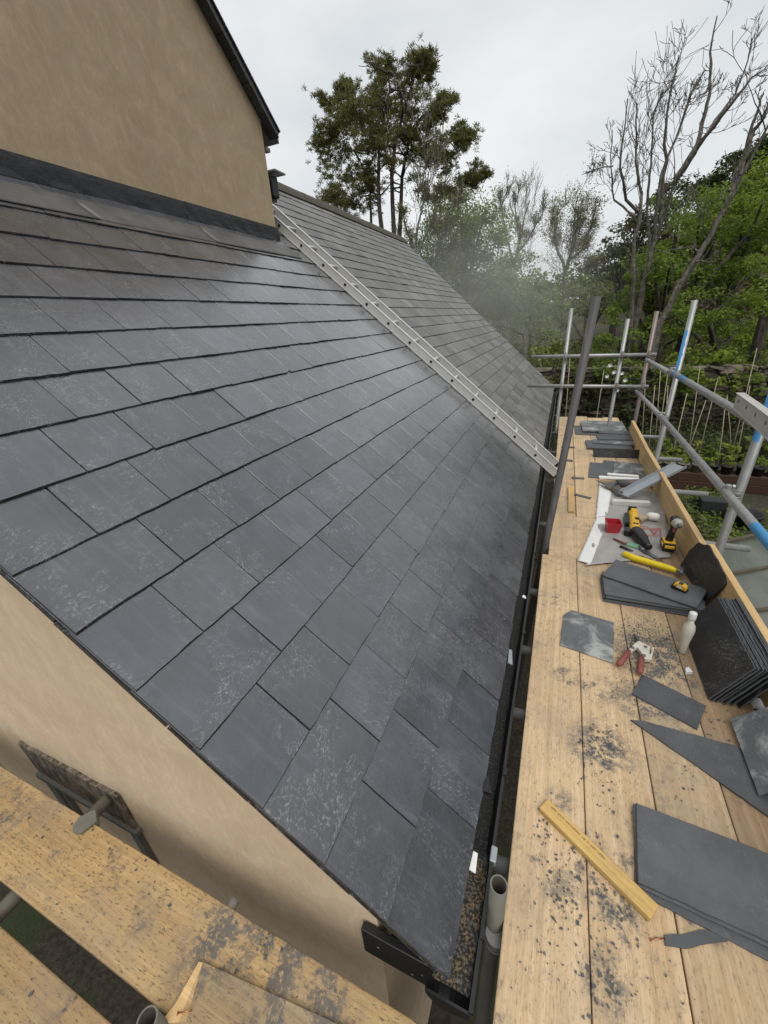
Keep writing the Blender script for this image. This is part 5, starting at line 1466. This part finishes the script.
# distant bare trees
px_tree('bare_tree', 'slim bare tree with pale twigs behind hazy shrubs', 34, [([(512, 330), (512, 300), (514, 265), (522, 235), (530, 200)], 1.0), ([(514, 262), (505, 235), (502, 205), (508, 188)], .7), ([(516, 255), (528, 240), (542, 215), (545, 190)], .6), ([(513, 270), (520, 240), (515, 205), (520, 188)], .6)],
        .12, 85, B_PALE, 22, (L_BUD, .035, 1, .15), None, dict(kids=4, minr=.008, upw=.2, spread=.4))
px_tree('bare_tree', 'rounded bare tree with opening buds left of the hill', 27, [([(560, 345), (562, 310), (564, 275), (572, 250), (575, 215), (578, 195)], 1.0), ([(565, 270), (556, 245), (554, 220), (560, 200)], .75), ([(568, 262), (582, 250), (592, 225), (596, 205)], .7), ([(564, 275), (575, 240), (584, 205)], .6), ([(562, 285), (585, 268), (600, 262)], .35)],
        .10, 87, B_PALE, 20, (L_BUD, .04, 2, .16), None, dict(kids=4, minr=.007, upw=.14, spread=.5))
px_tree('bare_tree', 'thin twiggy birch close to the pine', 21, [([(412, 300), (414, 262), (418, 225), (425, 195), (432, 160)], 1.0), ([(414, 262), (428, 230), (440, 200), (452, 175)], .8), ([(415, 255), (405, 225), (402, 200)], .7), ([(430, 300), (436, 255), (446, 220), (465, 190)], .8), ([(445, 300), (452, 255), (460, 215)], .7)],
        .08, 89, B_PALE, 12, (L_BUD, .04, 1, .12), None, dict(kids=4, minr=.009, upw=.2, spread=.4))


def leafy(name, label, blobs, y, mat, seed, group=None, bark=None, dy=1.2, leaf=.09, clump_r=.4, per=28, per_m3=20, trunk_px=None, r0=.18, up=.5, cat='tree'):
    rng = np.random.default_rng(seed); B = []
    for (px, py, r_) in blobs:
        p, R_ = blob_px(px, py, r_, y + rng.normal(0, dy)); B.append((tuple(p), (R_, R_ * 1.1, R_ * .85)))
    bx = sum(b_[0][0] for b_ in B) / len(B); by = sum(b_[0][1] for b_ in B) / len(B)
    if trunk_px: tp_ = A(*trunk_px, y=y); bx, by = tp_.x, y
    o = empty(name, (bx, by, gh(bx, by)), label, cat, group); off = Vector((bx, by, gh(bx, by)))
    m = MB()
    zt_ = max(b_[0][2] for b_ in B) - off.z
    m.tube([(0, 0, -.2), (rng.normal(0, .1), 0, zt_ * .4), (rng.normal(0, .2), rng.normal(0, .2), zt_ * .85)], [r0, r0 * .7, r0 * .2], 8, 0, False)
    for c, R_ in B:
        c = Vector(c) - off; h0_ = max(.2, c.z * .55); m.tube([(0, 0, h0_), (c.x * .5, c.y * .5, (h0_ + c.z) * .5), tuple(c)], [r0 * .4, r0 * .3, r0 * .1], 5, 0, False)
    m.build('trunk', bark or B_DARK, o, recalc=False)
    crown(o, [((c[0] - off.x, c[1] - off.y, c[2] - off.z), R_) for c, R_ in B], mat, seed, per_m3, clump_r, per, leaf, up)
    return o

GTR = 'trees on the hillside behind the garden'
leafy('broadleaf_tree', 'bright green sycamore in full leaf behind the bare tree', [(700, 215, 26), (730, 200, 24), (690, 250, 30), (740, 240, 34), (715, 275, 32), (660, 205, 12), (765, 215, 30), (760, 280, 36), (680, 285, 26), (650, 300, 20), (640, 275, 14)], 16.5, L_MID, 901, GTR, leaf=.052, clump_r=.36, per=115, per_m3=27)
leafy('broadleaf_tree', 'vivid light green tree top at the right edge, above the sycamore', [(755, 180, 20), (772, 200, 24), (745, 205, 16), (775, 160, 18)], 19, L_VIVID, 903, GTR, leaf=.06, clump_r=.38, per=95, per_m3=26)
leafy('broadleaf_tree', 'dense dark green tree low behind the blue marked standard', [(705, 310, 30), (745, 320, 34), (675, 315, 24), (770, 330, 30), (725, 345, 26)], 14.6, L_MID, 905, GTR, leaf=.045, clump_r=.32, per=110, per_m3=28)
leafy('shrub', 'yellow green bush on the wall top right of far standard', [(700, 355, 18), (725, 362, 18), (680, 362, 14), (690, 375, 12)], 12.6, L_VIVID, 907, 'bushes along the wall', leaf=.055, clump_r=.22, per=30, per_m3=46, r0=.05, dy=.3, cat='shrub')
leafy('shrub', 'green bush on the wall top at the right edge', [(750, 360, 18), (772, 365, 18), (740, 372, 12)], 12.7, L_MID, 908, 'bushes along the wall', leaf=.055, clump_r=.22, per=30, per_m3=46, r0=.05, dy=.3, cat='shrub')
leafy('shrub', 'mid green bush behind the middle end pole', [(620, 335, 20), (640, 345, 18), (605, 345, 16), (655, 335, 16), (612, 322, 14)], 13.5, L_MID, 909, 'bushes along the wall', leaf=.06, clump_r=.25, per=30, per_m3=40, r0=.05, dy=.3, cat='shrub')
leafy('shrub', 'yellow leaved bush beside the far roof verge', [(552, 345, 14), (548, 362, 14), (560, 352, 10), (540, 350, 10)], 12.6, L_YGREEN, 911, 'bushes along the wall', leaf=.06, clump_r=.22, per=24, per_m3=40, r0=.05, dy=.3, cat='shrub')
leafy('shrub', 'olive bush behind the leftmost end pole', [(575, 345, 14), (590, 350, 14), (585, 335, 12)], 14, L_OLIVE, 912, 'bushes along the wall', leaf=.06, clump_r=.24, per=26, per_m3=36, r0=.05, dy=.3, cat='shrub')
leafy('broadleaf_tree', 'mid green tree filling the bank behind the rusty corner pole', [(650, 320, 24), (630, 300, 18), (665, 285, 20), (660, 345, 20), (690, 330, 20), (640, 265, 14)], 15.5, L_MID, 921, GTR, leaf=.048, clump_r=.34, per=110, per_m3=25)
leafy('broadleaf_tree', 'yellowish green tree at the right edge above the wall', [(765, 300, 24), (775, 260, 24), (750, 345, 16), (772, 340, 18)], 13.6, L_VIVID, 922, GTR, leaf=.045, clump_r=.3, per=95, per_m3=30)
leafy('broadleaf_tree', 'misty olive green thicket tree above the end rails', [(600, 315, 16), (585, 310, 14), (570, 318, 14), (610, 300, 12), (595, 290, 12)], 20, L_OLIVE, 923, GTR, leaf=.08, clump_r=.4, per=45, per_m3=20)
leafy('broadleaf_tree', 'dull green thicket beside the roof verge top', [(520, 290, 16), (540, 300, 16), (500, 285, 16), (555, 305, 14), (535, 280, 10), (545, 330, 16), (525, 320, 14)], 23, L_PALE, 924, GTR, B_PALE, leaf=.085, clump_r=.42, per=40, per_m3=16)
leafy('broadleaf_tree', 'bright sycamore bough mass left of the leaning trunk', [(675, 235, 20), (695, 215, 18), (655, 260, 18), (715, 250, 22), (670, 265, 18), (640, 295, 16)], 15.8, L_MID, 925, GTR, leaf=.052, clump_r=.36, per=115, per_m3=27)
leafy('broadleaf_tree', 'large mid green crown under the crest evergreens', [(720, 205, 22), (750, 225, 24), (770, 245, 24), (735, 255, 24), (765, 195, 18)], 18, L_MID, 926, GTR, leaf=.055, clump_r=.38, per=115, per_m3=27)
leafy('conifer_tree', 'dark evergreen clump on the slope between bare trees', [(632, 232, 13), (645, 222, 13), (622, 248, 12), (610, 262, 11), (655, 212, 12), (640, 250, 16), (600, 275, 10), (620, 272, 13)], 27, L_DARK, 927, GTR, leaf=.09, clump_r=.45, per=60, per_m3=20)
leafy('conifer_tree', 'dark crest evergreen right of the leaning tree top', [(725, 172, 14), (742, 162, 14), (758, 152, 14), (772, 146, 14), (712, 188, 12), (740, 180, 16), (698, 196, 10)], 25, L_DARK, 928, GTR, leaf=.09, clump_r=.45, per=60, per_m3=20)
# hazy willows behind the roof verge
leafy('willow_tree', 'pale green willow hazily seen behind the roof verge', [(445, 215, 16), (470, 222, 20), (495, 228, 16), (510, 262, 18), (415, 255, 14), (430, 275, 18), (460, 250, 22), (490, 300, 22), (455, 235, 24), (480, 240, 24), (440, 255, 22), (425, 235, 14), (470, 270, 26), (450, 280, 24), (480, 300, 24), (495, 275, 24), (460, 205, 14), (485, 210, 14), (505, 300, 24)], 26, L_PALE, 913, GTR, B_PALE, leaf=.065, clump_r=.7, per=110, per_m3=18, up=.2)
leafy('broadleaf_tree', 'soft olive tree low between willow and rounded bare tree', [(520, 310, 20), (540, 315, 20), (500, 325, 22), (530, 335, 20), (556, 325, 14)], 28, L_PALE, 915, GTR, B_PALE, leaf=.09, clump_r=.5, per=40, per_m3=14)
# conifers on the hill crest
leafy('conifer_tree', 'dark evergreen on the hill crest at the right edge', [(735, 168, 16), (755, 158, 18), (715, 178, 13), (775, 150, 20), (705, 190, 12), (745, 185, 20)], 30, L_DARK, 917, GTR, leaf=.10, clump_r=.5, per=60, per_m3=18)
leafy('conifer_tree', 'dark evergreen lower on the crest beside the dead limbs', [(668, 195, 12), (655, 208, 12), (680, 190, 10), (690, 200, 14), (672, 215, 14)], 31, L_DARK, 918, GTR, leaf=.10, clump_r=.5, per=60, per_m3=18)
leafy('conifer_tree', 'brown green thicket tree on the hill behind dead limbs', [(640, 220, 14), (625, 232, 13), (612, 245, 12), (650, 240, 18), (630, 255, 16), (610, 262, 12)], 33, L_BROWN, 919, GTR, leaf=.10, clump_r=.5, per=55, per_m3=18)

# brown-green wood over the hillside and the far valley (no single tree stands out)
rng = np.random.default_rng(931)
n = 900; X = rng.uniform(4, 46, n); Yh = rng.uniform(22, 60, n); keep = X > Yh * .12; X, Yh = X[keep], Yh[keep]
X = np.concatenate([X, rng.uniform(10.5, 30, 420)]); Yh = np.concatenate([Yh, rng.uniform(-22, 12, 420)])  # unseen clumps continuing the wood at right, added to darken roof reflections
C = np.stack([X, Yh, ground_h(X, Yh) + rng.uniform(.3, 2.2, len(X)) + (Yh < 13) * rng.uniform(0, 3.5, len(X))], 1)
P, d = clump_points(C, rng.uniform(.8, 1.5, len(C)), 90, rng)
tag(quads('hillside_wood', leaf_quads(P, .16, rng, .5, .6, d * .6), L_BROWN), 'brown and green wood covering the hill', 'wood', kind='stuff')
n = 800; X = rng.uniform(-60, 60, n); Yh = rng.uniform(45, 150, n)
C = np.stack([X, Yh, ground_h(X, Yh) + rng.uniform(.5, 4.5, n)], 1)
P, d = clump_points(C, rng.uniform(1.5, 3.0, n), 50, rng)
tag(quads('far_wood', leaf_quads(P, .42, rng, .5, .6, d * .6), L_OLIVE), 'low olive woodland across the valley', 'wood', kind='stuff')
# rough ground cover behind the wall and on the garden floor
n = 70000; X = rng.uniform(-6, 12, n); Yh = rng.uniform(12.1, 24, n)
C = np.stack([X, Yh, ground_h(X, Yh) + rng.uniform(0, 1., n) ** 1.8 * (.5 + .5 * np.sin(X * 1.7) * np.sin(Yh * 1.3 + X)) * 1.3], 1)
tag(quads('ground_cover', leaf_quads(C, .075, rng, .5, .5), L_OLIVE), 'rough green undergrowth behind the stone wall', 'undergrowth', kind='stuff')
n = 9000; X = rng.uniform(1.5, 5.5, n); Yh = rng.uniform(5.0, 8.25, n); k_ = np.sin(X * 3) + np.cos(Yh * 4 + X) > -.2; X, Yh = X[k_], Yh[k_]
C = np.stack([X, Yh, ground_h(X, Yh) + rng.uniform(0, .12, len(X))], 1)
tag(quads('garden_weeds', leaf_quads(C, .03, rng, .5, .5), L_MID), 'weeds and low leaves on the garden floor by the greenhouse', 'weeds', kind='stuff')
n = 16000; X = rng.uniform(-1, 9, n); Yh = rng.uniform(9.3, 11.5, n)
C = np.stack([X, Yh, ground_h(X, Yh) + rng.uniform(0, 1., n) ** 2 * .55 * (.5 + .5 * np.sin(X * 4) * np.sin(Yh * 5))], 1)
tag(quads('undergrowth', leaf_quads(C, .045, rng, .5, .5), L_DARK), 'dark leafy growth between the raised bed and stone wall', 'undergrowth', kind='stuff')
n = 420; X = rng.uniform(-3, .2, n); Yh = rng.uniform(-1.2, .42, n)
C = np.stack([X, Yh, ground_h(X, Yh) + rng.uniform(0, .08, n)], 1)
tag(quads('yard_weeds', leaf_quads(C, .022, rng, .5, .5), L_DARK), 'moss and weeds on the dark ground under the left boards', 'weeds', kind='stuff')

# soft drift of pale slate dust hanging past the roof verge
dc = A(492, 292, y=16.0); DR = (5.2, 4.4, 3.4)
hz = MB(); hz.lathe([(math.sin(PI * i / 12), -math.cos(PI * i / 12)) for i in range(13)], Matrix.Diagonal((*DR, 1)), 24)
M_HAZE = bpy.data.materials.new('dust_haze'); M_HAZE.use_nodes = True
ht = M_HAZE.node_tree; ht.nodes.clear(); ho = ht.nodes.new('ShaderNodeOutputMaterial'); hv = ht.nodes.new('ShaderNodeVolumePrincipled')
hv.inputs['Color'].default_value = (.97, .97, .93, 1); hv.inputs['Anisotropy'].default_value = .1
hc = ht.nodes.new('ShaderNodeTexCoord'); hm = ht.nodes.new('ShaderNodeMapping'); hm.inputs['Scale'].default_value = tuple(1 / r_ for r_ in DR)
hl = ht.nodes.new('ShaderNodeVectorMath'); hl.operation = 'LENGTH'; hr = ht.nodes.new('ShaderNodeMapRange'); hr.interpolation_type = 'SMOOTHERSTEP'
hr.inputs[1].default_value = 1.0; hr.inputs[2].default_value = 0.0; hr.inputs[3].default_value = 0.0; hr.inputs[4].default_value = .10
ht.links.new(hc.outputs['Object'], hm.inputs[0]); ht.links.new(hm.outputs[0], hl.inputs[0]); ht.links.new(hl.outputs['Value'], hr.inputs[0])
ht.links.new(hr.outputs[0], hv.inputs['Density']); ht.links.new(hv.outputs[0], ho.inputs['Volume'])
tag(hz.build('haze', M_HAZE, None, dc), 'soft pale drift of dust between roof verge and the willows', 'haze', kind='stuff')
